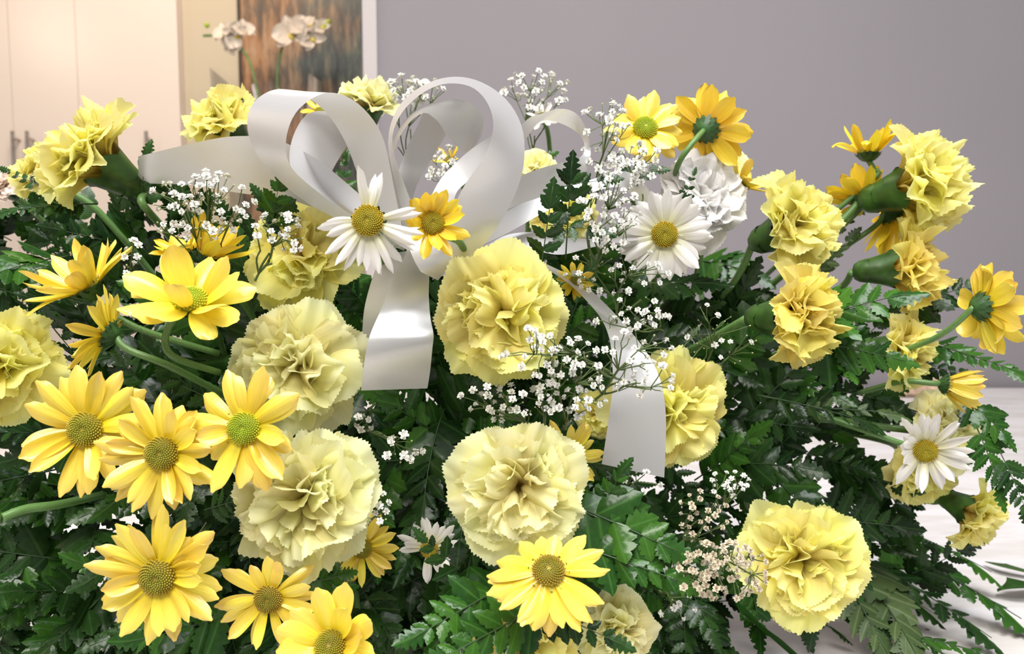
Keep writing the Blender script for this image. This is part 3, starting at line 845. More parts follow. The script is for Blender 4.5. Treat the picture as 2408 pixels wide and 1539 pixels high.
# ------------------------------------------------------------------ satin bow
def ribbon_material():
    m, nt, b, out = nodes('white_satin')
    L = nt.links.new
    b.inputs['Base Color'].default_value = (0.62, 0.61, 0.63, 1)
    b.inputs['Roughness'].default_value = 0.30
    b.inputs['Specular IOR Level'].default_value = 1.0
    b.inputs['Sheen Weight'].default_value = 0.25
    uv = N(nt, 'ShaderNodeUVMap')
    wv = N(nt, 'ShaderNodeTexWave'); wv.inputs['Scale'].default_value = 60; wv.bands_direction = 'Y'
    w2 = N(nt, 'ShaderNodeTexWave'); w2.inputs['Scale'].default_value = 14; w2.bands_direction = 'X'
    L(uv.outputs['UV'], wv.inputs['Vector']); L(uv.outputs['UV'], w2.inputs['Vector'])
    ad = N(nt, 'ShaderNodeMath', operation='ADD'); L(wv.outputs['Fac'], ad.inputs[0]); L(w2.outputs['Fac'], ad.inputs[1])
    bp = N(nt, 'ShaderNodeBump'); bp.inputs['Strength'].default_value = 0.06; bp.inputs['Distance'].default_value = 0.0003
    L(ad.outputs[0], bp.inputs['Height']); L(bp.outputs['Normal'], b.inputs['Normal'])
    tr = N(nt, 'ShaderNodeBsdfTranslucent'); tr.inputs['Color'].default_value = (0.72, 0.69, 0.66, 1)
    mx = N(nt, 'ShaderNodeMixShader'); mx.inputs[0].default_value = 0.22
    gl = N(nt, 'ShaderNodeBsdfGlossy')
    gl.inputs['Roughness'].default_value = 0.33; gl.inputs['Color'].default_value = (0.9, 0.9, 0.93, 1); L(bp.outputs['Normal'], gl.inputs['Normal'])
    m0 = N(nt, 'ShaderNodeMixShader'); m0.inputs[0].default_value = 0.40
    L(b.outputs[0], m0.inputs[1]); L(gl.outputs[0], m0.inputs[2])
    L(m0.outputs[0], mx.inputs[1]); L(tr.outputs[0], mx.inputs[2]); L(mx.outputs[0], out.inputs['Surface'])
    return m


M['satin'] = ribbon_material()
BOW = tag(link('ribbon_bow', None), 'white satin ribbon bow with loops and two long tails', 'bow')
BOW.location = P(985, 575, 0.415)
BINV = Matrix.Translation(-BOW.location)


def keyed(pts, dk):
    out = []
    n = len(pts) - 1
    for i, (x, y) in enumerate(pts):
        q = i / n * (len(dk) - 1); k = min(int(q), len(dk) - 2); f = q - k
        out.append(P(x, y, dk[k] * (1 - f) + dk[k + 1] * f))
    return out


def strip(name, A, dA, B, dB, n=48, nu=6):
    a = catmull(keyed(A, dA), n); b = catmull(keyed(B, dB), n)
    for _ in range(4):
        a = [a[0]] + [(a[k - 1] + a[k] * 2 + a[k + 1]) / 4 for k in range(1, n)] + [a[n]]
        b = [b[0]] + [(b[k - 1] + b[k] * 2 + b[k + 1]) / 4 for k in range(1, n)] + [b[n]]
    v, fa, uv = [], [], []
    acc = 0.0
    for j in range(n + 1):
        if j: acc += ((a[j] + b[j]) * 0.5 - (a[j - 1] + b[j - 1]) * 0.5).length
        for i in range(nu + 1):
            u = i / nu
            v.append(BINV @ (a[j] * (1 - u) + b[j] * u)); uv.append((u, acc / 0.04))
    for j in range(n):
        for i in range(nu):
            x = j * (nu + 1) + i
            fa.append((x, x + 1, x + nu + 2, x + nu + 1))
    return link(name, mesh(name, v, fa, M['satin'], uv=uv), BOW)


# left big loop (near edge, far edge)
strip('loop', [(950, 570), (880, 532), (810, 500), (740, 445), (695, 410), (673, 375), (671, 343), (675, 310), (688, 273), (710, 248), (734, 231), (761, 218), (787, 217), (825, 229), (861, 259), (889, 297), (907, 335), (922, 420), (940, 510), (955, 575)],
      (0.412, 0.398, 0.390, 0.388, 0.39, 0.40, 0.412),
      [(940, 585), (860, 540), (780, 512), (710, 472), (655, 425), (610, 375), (588, 335), (578, 290), (587, 252), (606, 230), (634, 212), (668, 207), (710, 218), (746, 244), (776, 273), (803, 315), (825, 361), (845, 425), (880, 520), (930, 585)],
      (0.418, 0.408, 0.402, 0.403, 0.412, 0.420, 0.418))
# small loop inside it
strip('loop', [(950, 560), (880, 540), (800, 515), (730, 470), (688, 420), (680, 375), (683, 340), (694, 308), (712, 277), (735, 262), (775, 262), (830, 300), (880, 400), (920, 520), (955, 570)],
      (0.42, 0.425, 0.43, 0.435, 0.43, 0.42),
      [(960, 565), (900, 552), (840, 520), (785, 470), (768, 436), (782, 400), (796, 375), (817, 341), (840, 312), (850, 290), (835, 290), (820, 330), (845, 420), (890, 520), (940, 570)],
      (0.425, 0.44, 0.45, 0.458, 0.455, 0.425))
# broad loop lying out to the left
strip('loop', [(960, 560), (860, 470), (740, 370), (640, 325), (583, 320), (523, 323), (449, 338), (353, 361), (325, 368)],
      (0.425, 0.435, 0.44, 0.45, 0.465),
      [(950, 590), (850, 545), (740, 490), (660, 465), (590, 458), (523, 448), (449, 435), (353, 432), (325, 430)],
      (0.43, 0.45, 0.46, 0.47, 0.48))
# right big loop: outer edge, inner edge
strip('loop', [(965, 575), (945, 500), (922, 400), (907, 335), (920, 284), (935, 251), (957, 226), (990, 202), (1026, 186), (1063, 179), (1099, 181), (1136, 193), (1172, 215), (1200, 242), (1222, 279), (1233, 315), (1235, 360), (1230, 410), (1210, 465), (1180, 520), (1139, 578), (1100, 620)],
      (0.415, 0.425, 0.43, 0.43, 0.425, 0.41, 0.40, 0.405, 0.41),
      [(1000, 590), (980, 500), (938, 405), (917, 340), (926, 300), (942, 266), (966, 240), (999, 213), (1033, 198), (1063, 195), (1092, 198), (1118, 207), (1139, 229), (1154, 255), (1161, 284), (1160, 315), (1145, 362), (1115, 405), (1080, 448), (1060, 510), (1030, 570), (1005, 620)],
      (0.41, 0.405, 0.40, 0.395, 0.39, 0.385, 0.385, 0.395, 0.405))
# small loop inside it
strip('loop', [(960, 570), (915, 430), (912, 375), (926, 321), (960, 272), (1000, 246), (1063, 232), (1100, 238), (1127, 260), (1139, 284), (1134, 318), (1112, 352), (1070, 398), (1020, 470), (990, 580)],
      (0.42, 0.43, 0.43, 0.43, 0.425, 0.415),
      [(985, 575), (935, 450), (922, 385), (935, 328), (965, 285), (997, 262), (1026, 288), (1050, 315), (1066, 338), (1085, 352), (1098, 362), (1092, 378), (1066, 410), (1030, 480), (1000, 585)],
      (0.43, 0.455, 0.46, 0.46, 0.45, 0.42))
# strap falling behind that loop
strip('strap', [(997, 258), (985, 290), (960, 340), (938, 400), (930, 450), (950, 560)], (0.455, 0.46, 0.46, 0.43),
      [(1056, 306), (1032, 345), (1010, 382), (985, 425), (970, 480), (985, 570)], (0.46, 0.465, 0.46, 0.43))
# folded strap under the right loop
strip('strap', [(1166, 312), (1112, 348), (1070, 385), (1030, 430), (1000, 500), (985, 575)], (0.415, 0.42, 0.42, 0.415),
      [(1178, 345), (1140, 385), (1098, 428), (1072, 455), (1055, 520), (1020, 590)], (0.41, 0.415, 0.415, 0.412))
# right small loop that comes back as a broad strap
strip('loop', [(1100, 540), (1170, 400), (1226, 287), (1264, 271), (1305, 257), (1332, 256), (1359, 268), (1376, 296), (1386, 330), (1390, 372), (1370, 425), (1302, 484), (1230, 528), (1144, 572), (1060, 600)],
      (0.43, 0.45, 0.455, 0.45, 0.447, 0.442, 0.425),
      [(1080, 540), (1180, 420), (1235, 330), (1253, 304), (1271, 284), (1295, 284), (1322, 291), (1350, 306), (1372, 326), (1375, 368), (1335, 379), (1270, 396), (1210, 420), (1130, 480), (1050, 560)],
      (0.44, 0.475, 0.485, 0.475, 0.440, 0.425, 0.415))
# strap running out to the right under the white carnation
strip('strap', [(1100, 560), (1200, 492), (1300, 450), (1400, 420), (1450, 402), (1500, 415), (1540, 470)], (0.42, 0.44, 0.45, 0.47),
      [(1080, 600), (1195, 548), (1300, 488), (1400, 450), (1450, 440), (1480, 452), (1500, 500)], (0.42, 0.435, 0.44, 0.46))
# low strap under the leaves
strip('strap', [(1080, 600), (1139, 580), (1190, 553), (1250, 546), (1300, 556), (1400, 562), (1500, 553)], (0.425, 0.44, 0.445, 0.46),
      [(1080, 625), (1160, 605), (1210, 592), (1260, 590), (1320, 600), (1400, 580), (1500, 565)], (0.42, 0.43, 0.43, 0.45))
# knot of the bow
strip('knot', [(940, 540), (960, 580), (975, 615), (990, 640)], (0.405, 0.40, 0.402),
      [(1060, 520), (1075, 570), (1060, 620), (1030, 660)], (0.41, 0.405, 0.41))
# tails
strip('tail', [(960, 575), (952, 603), (926, 652), (900, 719), (880, 764), (866, 801), (858, 843), (853, 885), (849, 919)], (0.405, 0.408, 0.408, 0.40, 0.392, 0.395, 0.405),
      [(1010, 575), (1008, 605), (1010, 641), (1008, 689), (1012, 749), (1020, 787), (1017, 816), (1012, 870), (1005, 914)], (0.405, 0.42, 0.425, 0.415, 0.405, 0.41, 0.42))
strip('tail', [(900, 600), (879, 644), (858, 719), (852, 779), (850, 830)], (0.43, 0.435, 0.44),
      [(960, 590), (935, 640), (912, 719), (900, 780), (890, 830)], (0.425, 0.43, 0.44))
strip('tail', [(1240, 610), (1307, 646), (1348, 676), (1385, 714), (1415, 751), (1434, 798), (1440, 854), (1441, 910), (1434, 966), (1425, 1030), (1415, 1092)], (0.45, 0.455, 0.445, 0.43, 0.425, 0.428),
      [(1240, 600), (1311, 634), (1358, 656), (1400, 692), (1446, 738), (1487, 784), (1520, 828), (1545, 872), (1561, 925), (1567, 1003), (1562, 1124)], (0.46, 0.465, 0.46, 0.44, 0.43, 0.432))

# ------------------------------------------------------------------ fern fronds
def pinna_mesh(kind, seed, ns=33):
    rg = random.Random(seed)
    lobes, wmax, deep, teeth = {'ovate': (4, 0.30, 0.22, 3), 'long': (6, 0.23, 0.34, 2), 'broad': (4, 0.36, 0.34, 3), 'tip': (5, 0.30, 0.46, 2)}[kind]
    ph = rg.uniform(0, 0.3); curve = rg.uniform(-0.12, 0.12); droop = rg.uniform(0.05, 0.22); fold = rg.uniform(0.15, 0.5)
    v, uv, fa = [], [], []
    for k in range(ns + 1):
        t = k / ns
        env = wmax * (math.sin(math.pi * min(1, (t * 0.93 + 0.045)) ** 0.72)) ** 0.9
        row = []
        for s in (-1, 1):
            q = (t * lobes + ph * (s + 1) * 0.5) % 1.0
            lobe = (1 - deep) + deep * math.sin(math.pi * min(1, q * 1.15)) ** 0.7 if q < 0.87 else (1 - deep)
            serr = 1 + rg.uniform(0.02, 0.07) * ((k % 2) * 2 - 1) * (1 if t < 0.97 else 0)
            w_ = max(0.004, env * lobe * serr)
            fwd = 0.35 * w_                                       # lobes sweep forward
            row.append((s * w_, t + fwd * (1 - t)))
        cx = curve * t * t
        zz = -droop * t * t
        v.append((row[0][0] + cx, row[0][1], zz - fold * abs(row[0][0]) + 0.012 * math.sin(9 * t)))
        v.append((cx, t, zz))
        v.append((row[1][0] + cx, row[1][1], zz - fold * abs(row[1][0]) + 0.012 * math.sin(9 * t + 1)))
        uv += [(0.5 + row[0][0] * 1.6, t), (0.5, t), (0.5 + row[1][0] * 1.6, t)]
    for k in range(ns):
        a = k * 3
        fa += [(a, a + 1, a + 4, a + 3), (a + 1, a + 2, a + 5, a + 4)]
    return mesh('pinna', v, fa, M['fern'], uv=uv)


PIN = {k: [pinna_mesh(k, 11 * i + len(k)) for i in range(5)] for k in ('ovate', 'long', 'broad', 'tip')}


def rachis_pt(t, bend, side):
    return Vector((side * t * t, t, -bend * t * t))


RCACHE = {}


def rachis_mesh(bend, side, thick):
    key = (round(bend, 2), round(side, 2), round(thick, 4))
    if key not in RCACHE:
        b = MB().tube([rachis_pt(i / 12, bend, side) for i in range(13)], [thick * (1 - 0.7 * i / 12) for i in range(13)], 5)
        RCACHE[key] = mesh('rachis', b.v, b.f, M['stem_dark'])
    return RCACHE[key]


def frond(base, tip, normal, label, m='fern', pairs=6, width=0.55, bend=0.15, side=0.0, bare=0.18, kinds=('ovate', 'broad'), group='fern fronds', taper=0.75, tipk=1.0, name='fern_frond'):
    """one fern leaf: a rachis with opposite lobed pinnae; base and tip in world space"""
    base, tip = Vector(base), Vector(tip)
    L = (tip - base).length
    y = (tip - base).normalized()
    n = Vector(normal); n = n - y * n.dot(y)
    n = n.normalized() if n.length > 1e-4 else y.orthogonal().normalized()
    x = y.cross(n)
    rot = Matrix((x, y, n)).transposed().to_4x4()
    bend = round(bend, 1); side = round(side, 1)
    mtx = Matrix.Translation(base) @ rot @ Matrix.Rotation(math.atan(bend), 4, 'X') @ Matrix.Scale(L, 4)
    root = link(name, None, None, mtx)
    tag(root, label, 'fern', group)
    link('rachis', rachis_mesh(bend, side, 0.0011 / 0.12), root)
    for i in range(pairs):
        t = bare + (0.93 - bare) * i / pairs
        p = rachis_pt(t, bend, side)
        ln = width * (1 - taper * i / pairs) * 0.62
        for s in (-1, 1):
            ang = math.radians(random.uniform(48, 66) - 18 * i / pairs) * s
            l2 = ln * random.uniform(0.88, 1.1)
            t2 = rachis_pt(min(1, t + (0.02 if s > 0 else 0)), bend, side)
            mt = Matrix.Translation(t2) @ Matrix.Rotation(-math.atan(2 * bend * t), 4, 'X') @ Matrix.Rotation(-ang, 4, 'Z') @ Matrix.Rotation(math.radians(random.uniform(-22, 22)), 4, 'Y') @ Matrix.Rotation(math.radians(random.uniform(-12, 10)), 4, 'X') @ Matrix.Diagonal((l2 * random.uniform(0.9, 1.2), l2, l2, 1))
            link('pinna', random.choice(PIN[random.choice(kinds)]), root, mt, M[m])
    t = 0.80
    l2 = (0.22 + width * 0.12) * tipk
    mt = Matrix.Translation(rachis_pt(t, bend, side)) @ Matrix.Rotation(-math.atan(2 * bend * t), 4, 'X') @ Matrix.Rotation(-math.atan(2 * side * t), 4, 'Z') @ Matrix.Scale(l2 * 1.15, 4)
    link('pinna', random.choice(PIN['tip']), root, mt, M[m])
    return root


def frond_px(b, t, normal, label, **kw):
    return frond(P(*b), P(*t), cdir(*normal), label, **kw)


def table_frond(b, t, hb, ht, label, nrm=(0, 0, 1), **kw):
    return frond(on_table(b[0], b[1], hb), on_table(t[0], t[1], ht), Vector(nrm), label, group='fern fronds trailing on the table', **kw)


# named fronds that stand out in front of the mass
frond_px((1175, 1385, 0.385), (965, 1505, 0.35), (0.1, 0.5, 1), 'glossy fern frond pointing down left under the creamy carnation', m='fern_bright', pairs=6, width=0.62, kinds=('ovate',), bare=0.1)
frond_px((1262, 1430, 0.38), (1020, 1560, 0.345), (0.1, 0.4, 1), 'fern frond over the bottom edge carnation, left half', m='fern_bright', pairs=6, width=0.6, kinds=('ovate',), bare=0.05)
frond_px((1265, 1425, 0.375), (1470, 1520, 0.36), (-0.1, 0.4, 1), 'fern frond over the bottom edge carnation, right half', m='fern', pairs=5, width=0.55, kinds=('ovate',), bare=0.05)
frond_px((1330, 1180, 0.41), (1600, 1300, 0.39), (0.1, 0.3, 1), 'wide bright fern frond right of the creamy carnation', m='fern_bright', pairs=6, width=0.75, kinds=('ovate', 'broad'), bare=0.15)
frond_px((1360, 1285, 0.40), (1620, 1375, 0.385), (0.0, 0.5, 1), 'bright fern frond right of the drooping daisy', m='fern_bright', pairs=6, width=0.62, kinds=('ovate', 'broad'), bare=0.05)
frond_px((1400, 1225, 0.415), (1470, 1095, 0.40), (-0.2, 0.2, 1), 'upright fern tip below the right ribbon tail', m='fern_bright', pairs=4, width=0.6, bare=0.1)
frond_px((1880, 760, 0.47), (2140, 690, 0.44), (0.1, 0.7, 0.8), 'large wet fern frond between the right carnations', m='fern_bright', pairs=6, width=0.80, kinds=('broad', 'long'), bare=0.1)
frond_px((1900, 800, 0.47), (2130, 850, 0.45), (0.1, 0.3, 1), 'bright fern frond over the covered right carnation', m='fern_bright', pairs=6, width=0.75, kinds=('long', 'broad'), bare=0.15)
frond_px((1960, 830, 0.48), (2010, 890, 0.45), (0.1, 0.3, 1), 'small bright fern tip below the golden side view carnation', m='fern_bright', pairs=4, width=0.8, bare=0.1)
frond_px((2080, 740, 0.55), (2320, 660, 0.53), (0.1, 0.5, 0.9), 'dark fern frond left of the far right daisy', pairs=6, width=0.55)
frond_px((2150, 800, 0.55), (2408, 880, 0.50), (0.0, 0.7, 0.7), 'fern frond reaching the right edge above the closed daisy', m='fern_bright', pairs=7, width=0.42, kinds=('ovate', 'long'))
frond_px((2260, 930, 0.52), (2380, 1040, 0.50), (0.2, 0.3, 1), 'fern frond right of the far right carnation', m='fern_bright', pairs=5, width=0.8)
frond_px((2290, 990, 0.51), (2360, 1180, 0.49), (0.2, 0.2, 1), 'hanging fern frond right of the far right white daisy', m='fern_bright', pairs=6, width=0.6, kinds=('long',))
frond_px((2350, 1060, 0.50), (2420, 1220, 0.48), (0.0, 0.2, 1), 'hanging fern frond at the right picture edge', m='fern', pairs=6, width=0.62, kinds=('long',))
frond_px((2130, 860, 0.56), (2290, 880, 0.55), (0, 0.5, 0.8), 'dark fern sprig behind the closed right daisy', pairs=5, width=0.5)
frond_px((1905, 655, 0.56), (2015, 545, 0.55), (0, 0.3, 1), 'olive fern sprig between the tall right stems', m='fern_olive', pairs=5, width=0.4)
frond_px((1850, 640, 0.56), (2040, 470, 0.57), (0, 0.2, 1), 'grey green fern sprig rising beside the tall right stems', m='fern_olive', pairs=6, width=0.28)
frond_px((1262, 690, 0.42), (1300, 440, 0.405), (0.1, 0.1, 1), 'dark leafy sprig rising before the right bow strap', m='fern', pairs=4, width=0.30, kinds=('ovate',), bare=0.4, taper=0.3)
frond_px((1330, 610, 0.43), (1345, 380, 0.41), (-0.1, 0.1, 1), 'leafy sprig with broad dark leaves beside the baby breath', m='fern', pairs=3, width=0.42, kinds=('ovate',), bare=0.45, taper=0.3)
frond_px((1290, 530, 0.42), (1430, 545, 0.405), (0, 0.4, 1), 'broad dark leaf sprig over the lower bow strap', m='fern', pairs=3, width=0.6, kinds=('ovate', 'broad'), bare=0.1)
frond_px((1320, 440, 0.43), (1450, 420, 0.42), (0, 0.3, 1), 'broad dark leaf sprig over the upper bow strap', m='fern', pairs=3, width=0.6, kinds=('ovate',), bare=0.1)
frond_px((1440, 420, 0.48), (1560, 395, 0.47), (0, 0.4, 1), 'fern tips under the yellow daisy at upper right', m='fern', pairs=4, width=0.6)
frond_px((1610, 470, 0.45), (1635, 400, 0.45), (0, 0.1, 1), 'little fern tip on the white carnation', m='fern', pairs=3, width=0.5, bare=0.05)
frond_px((800, 470, 0.45), (812, 360, 0.455), (0.1, 0.1, 1), 'fern tip standing inside the left bow loop', m='fern_bright', pairs=4, width=0.62, bare=0.02)
frond_px((640, 530, 0.45), (660, 415, 0.43), (0.1, 0.1, 1), 'upright fern tip under the left bow loop', m='fern_bright', pairs=4, width=0.85, bare=0.05)
frond_px((690, 540, 0.455), (600, 450, 0.44), (0.0, 0.2, 1), 'fern frond spreading below the left bow strap', m='fern', pairs=5, width=0.8, bare=0.05)
frond_px((330, 500, 0.48), (345, 345, 0.47), (0.1, 0.1, 1), 'dark fern tip beside the left carnation calyx', m='fern', pairs=3, width=0.5, bare=0.15, kinds=('ovate',))
frond_px((600, 300, 0.55), (565, 232, 0.55), (0, 0.1, 1), 'fern tip beside the carnation behind the bow', m='fern', pairs=2, width=0.35, bare=0.1)
frond_px((230, 480, 0.48), (-10, 500, 0.44), (0.1, 0.7, 0.8), 'flat dark fern frond under the upper left carnation', m='fern', pairs=8, width=0.42, kinds=('long',))
frond_px((100, 440, 0.5), (0, 395, 0.5), (0, 0.3, 1), 'fern tip at the upper left picture edge', m='fern', pairs=4, width=0.35)
frond_px((340, 900, 0.43), (270, 840, 0.41), (0, 0.2, 1), 'small wet fern tip under the left stems', m='fern_bright', pairs=3, width=0.8, bare=0.05)
frond_px((700, 1380, 0.42), (820, 1350, 0.40), (0, 0.3, 1), 'bright fern tip below the cream carnation', m='fern_bright', pairs=4, width=0.6, bare=0.05)
frond_px((800, 1400, 0.43), (790, 1340, 0.41), (0, 0.3, 1), 'small bright fern tip right of the thin petalled daisy', m='fern_bright', pairs=3, width=0.8, bare=0.05)
frond_px((1080, 1340, 0.415), (985, 1260, 0.405), (0, 0.2, 1), 'dark fern leaf covering part of the shaded white daisy', m='fern', pairs=3, width=0.8, bare=0.05)
frond_px((480, 1200, 0.42), (590, 1170, 0.40), (0, 0.3, 1), 'dark fern sprig between the daisies and the cream carnation', m='fern', pairs=5, width=0.5, kinds=('long',))
frond_px((1850, 960, 0.52), (2120, 975, 0.50), (0, 0.8, 0.6), 'pale backed fern frond above the long right daisy stem', m='fern_olive', pairs=5, width=0.35, kinds=('long',))
frond_px((1780, 930, 0.51), (2060, 1000, 0.49), (0, 0.8, 0.6), 'grey green fern frond along the long right daisy stem', m='fern', pairs=6, width=0.38, kinds=('long',))
frond_px((1190, 430, 0.59), (1300, 360, 0.58), (0, 0.1, 1), 'dark fern tip seen through the small right loop', m='fern_bright', pairs=3, width=0.4)

# fronds trailing on the table at lower right
table_frond((1900, 1230), (2090, 1545), 0.075, 0.012, 'long olive fern frond trailing to the bottom edge on the table', m='fern_olive', pairs=7, width=0.62, kinds=('long', 'broad'), bare=0.25, bend=0.1)
table_frond((1930, 1240), (2200, 1545), 0.06, 0.014, 'olive green fern frond trailing on the table, middle of the three', m='fern_olive', pairs=7, width=0.55, kinds=('long', 'broad'), bare=0.3, bend=0.1, side=0.1)
table_frond((1990, 1240), (2400, 1455), 0.05, 0.012, 'fern frond trailing on the table towards the right edge', m='fern_bright', pairs=8, width=0.42, kinds=('ovate', 'broad'), bare=0.25, bend=0.1)
table_frond((1950, 1380), (2290, 1580), 0.03, 0.008, 'dark fern frond lying flat at the bottom right', m='fern', pairs=8, width=0.38, kinds=('long',), bare=0.1, bend=0.0)
table_frond((1820, 1400), (1990, 1500), 0.04, 0.012, 'dark fern tip under the lower right carnation', m='fern', pairs=5, width=0.5, kinds=('long',), bare=0.1, bend=0.1)
table_frond((1880, 1270), (2190, 1440), 0.06, 0.02, 'dark fern frond right of the lower right carnation above the table', m='fern', pairs=7, width=0.6, kinds=('long', 'broad'), bare=0.15, bend=0.1)
table_frond((1980, 1290), (2330, 1500), 0.045, 0.012, 'dark fern frond between the olive and the bright table fronds', m='fern', pairs=8, width=0.42, kinds=('long', 'broad'), bare=0.2, bend=0.1)
table_frond((2000, 1200), (2330, 1345), 0.055, 0.02, 'bright fern frond below the drooping right carnation', m='fern_bright', pairs=7, width=0.45, kinds=('ovate', 'broad'), bare=0.15, bend=0.1)
table_frond((2050, 1470), (2408, 1560), 0.02, 0.008, 'fern frond at the bottom right corner of the table', m='fern_bright', pairs=8, width=0.28, kinds=('ovate',), bare=0.25, bend=0.0)


def blade(name, pts, widths, label, m, cat='leaf'):
    """strap shaped leaf with a keel"""
    c = catmull(pts, 20); v, fa, uv = [], [], []
    o = c[0].copy()
    for i, p in enumerate(c):
        t = (c[min(i + 1, 20)] - c[max(i - 1, 0)]).normalized()
        sd = t.cross(Vector((0, 0, 1))).normalized()
        q = i / 20 * (len(widths) - 1); k = min(int(q), len(widths) - 2); wd = widths[k] + (widths[k + 1] - widths[k]) * (q - k)
        v += [p - sd * wd - o + Vector((0, 0, wd * 0.3)), p - o, p + sd * wd - o + Vector((0, 0, wd * 0.3))]
        uv += [(0.2, i / 20), (0.5, i / 20), (0.8, i / 20)]
    for i in range(20):
        a = i * 3
        fa += [(a, a + 1, a + 4, a + 3), (a + 1, a + 2, a + 5, a + 4)]
    ob = link(name, mesh(name, v, fa, m, uv=uv)); ob.location = o
    return tag(ob, label, cat)


blade('strap_leaf', [on_table(1740, 1440, 0.05), on_table(1800, 1490, 0.035), on_table(1880, 1560, 0.012)], [0.012, 0.015, 0.010], 'dark green strap leaf at the bottom edge below the lower right carnation', M['fern_bright'])
blade('fallen_leaf', [on_table(2315, 1322, 0.004), on_table(2360, 1335, 0.006), on_table(2430, 1352, 0.004)], [0.001, 0.006, 0.004], 'narrow fallen leaf on the table at the right edge', M['fern_olive'])
blade('fallen_leaf', [on_table(2345, 1392, 0.004), on_table(2390, 1380, 0.010), on_table(2450, 1385, 0.004)], [0.003, 0.011, 0.006], 'dark fallen leaf on the table at the right edge, below the narrow one', M['fern'])

# ------------------------------------------------------------------ greenery mass
def surf_depth(px, py):
    s = w_ = 0.0
    for (x, y, d) in FLOWERS:
        q = 1.0 / (((x - px) ** 2 + (y - py) ** 2) + 900.0) ** 1.1
        s += q * d; w_ += q
    return s / w_


def inside(px, py, poly):
    r = False
    j = len(poly) - 1
    for i in range(len(poly)):
        xi, yi = poly[i]; xj, yj = poly[j]
        if (yi > py) != (yj > py) and px < (xj - xi) * (py - yi) / (yj - yi) + xi:
            r = not r
        j = i
    return r


GREEN = [(-60, 470), (120, 470), (330, 440), (420, 470), (560, 480), (700, 560), (900, 640), (1000, 640), (1250, 620), (1300, 600), (1420, 600), (1550, 640), (1700, 620),
         (1790, 670), (1880, 720), (2000, 760), (2080, 800), (2080, 860), (2060, 900), (2130, 960), (2180, 1180), (2230, 1300), (2180, 1360), (2000, 1330), (1890, 1480), (1760, 1480),
         (1660, 1600), (-60, 1600)]
def frond_label(px, py, mk, ang):
    """where a frond of the mass lies, told by the flower next to it"""
    x, y, l = min(((x, y, l) for (x, y, d), l in zip(FLOWERS, FLOWER_LABELS) if len(l.split()) <= 9 and 0 < x < PW), key=lambda q: (q[0] - px) ** 2 + (q[1] - py) ** 2)
    a = math.degrees(math.atan2(y - py, px - x)) % 360
    w_ = ('right of', 'above right of', 'above', 'above left of', 'left of', 'below left of', 'below', 'below right of')[int((a + 22.5) // 45) % 8]
    return ('bright ' if mk == 'fern_bright' else 'dark ') + ('right', 'down', 'left', 'up')[int((math.degrees(ang) % 360 + 45) // 90) % 4] + '-pointing fern frond ' + w_ + ' ' + l


rg = random.Random(21)
step = 114
for layer in range(2):
    y = 455
    row = 0
    while y < 1600:
        x = -60 + (row % 2) * step / 2
        while x < 2300:
            px = x + rg.uniform(-38, 38); py = y + rg.uniform(-38, 38)
            if inside(px, py, GREEN):
                d = surf_depth(px, py) + (0.06 if layer == 0 else 0.10) + rg.uniform(-0.01, 0.025)
                hx, hy = 1050 + (px - 1050) * 0.35, 1000
                ang = math.atan2(py - hy, px - hx) + rg.uniform(-0.9, 0.9)
                ln = rg.uniform(180, 290) * 0.45 / d
                ax_, ay_ = px - math.cos(ang) * ln * 0.45, py - math.sin(ang) * ln * 0.45
                tpx, tpy = px + math.cos(ang) * ln * 0.55, py + math.sin(ang) * ln * 0.55
                A = P(ax_, ay_, d + rg.uniform(0.01, 0.035)); B = P(tpx, tpy, d - rg.uniform(0.0, 0.025))
                if A.z < 0.012: A.z = 0.012 + rg.uniform(0, 0.01)
                if B.z < 0.010: B.z = 0.010 + rg.uniform(0, 0.01)
                nrm = cdir(rg.uniform(-0.5, 0.5), rg.uniform(0.0, 0.8), 1)
                mk = rg.choice(('fern', 'fern', 'fern', 'fern_bright'))
                kd = rg.choice((('ovate', 'broad'), ('long', 'broad'), ('ovate', 'ovate')))
                lab = frond_label(px, py, mk, ang)
                frond(A, B, nrm, lab, m=mk, pairs=rg.choice((5, 6, 6)), width=rg.uniform(0.5, 0.8), bend=rg.choice((0.1, 0.2)), side=rg.choice((-0.1, 0.0, 0.1)),
                      bare=0.12, kinds=kd, group='fern fronds of the green mass')
            x += step * (1.0 if layer == 0 else 1.35)
        y += step * (0.82 if layer == 0 else 1.2)
        row += 1

# foam and tray that hold the stems
v, fa = [], []
c0 = Vector((-0.08, 0.64, 0.0))
nu, nv = 28, 10
for j in range(nv + 1):
    th = j / nv * math.pi / 2
    for i in range(nu):
        a = 2 * math.pi * i / nu
        k = 1 + 0.12 * noise.noise(Vector((math.cos(a) * 2, math.sin(a) * 2, th * 2)))
        v.append((0.19 * math.cos(a) * math.cos(th) ** 0.6 * k, 0.085 * math.sin(a) * math.cos(th) ** 0.6 * k, 0.02 + 0.125 * math.sin(th)))
for j in range(nv):
    for i in range(nu):
        a = j * nu + i; b = j * nu + (i + 1) % nu
        fa.append((a, b, b + nu, a + nu))
fo = tag(link('floral_foam', None), 'dark wet floral foam at the heart of the spray', 'foam')
fo.location = c0
link('foam_block', mesh('foam_block', v, fa, M['foam']), fo)
MB().box((-0.20, -0.09, 0.0), (0.20, 0.09, 0.022)).build('tray', M['foam'], fo)

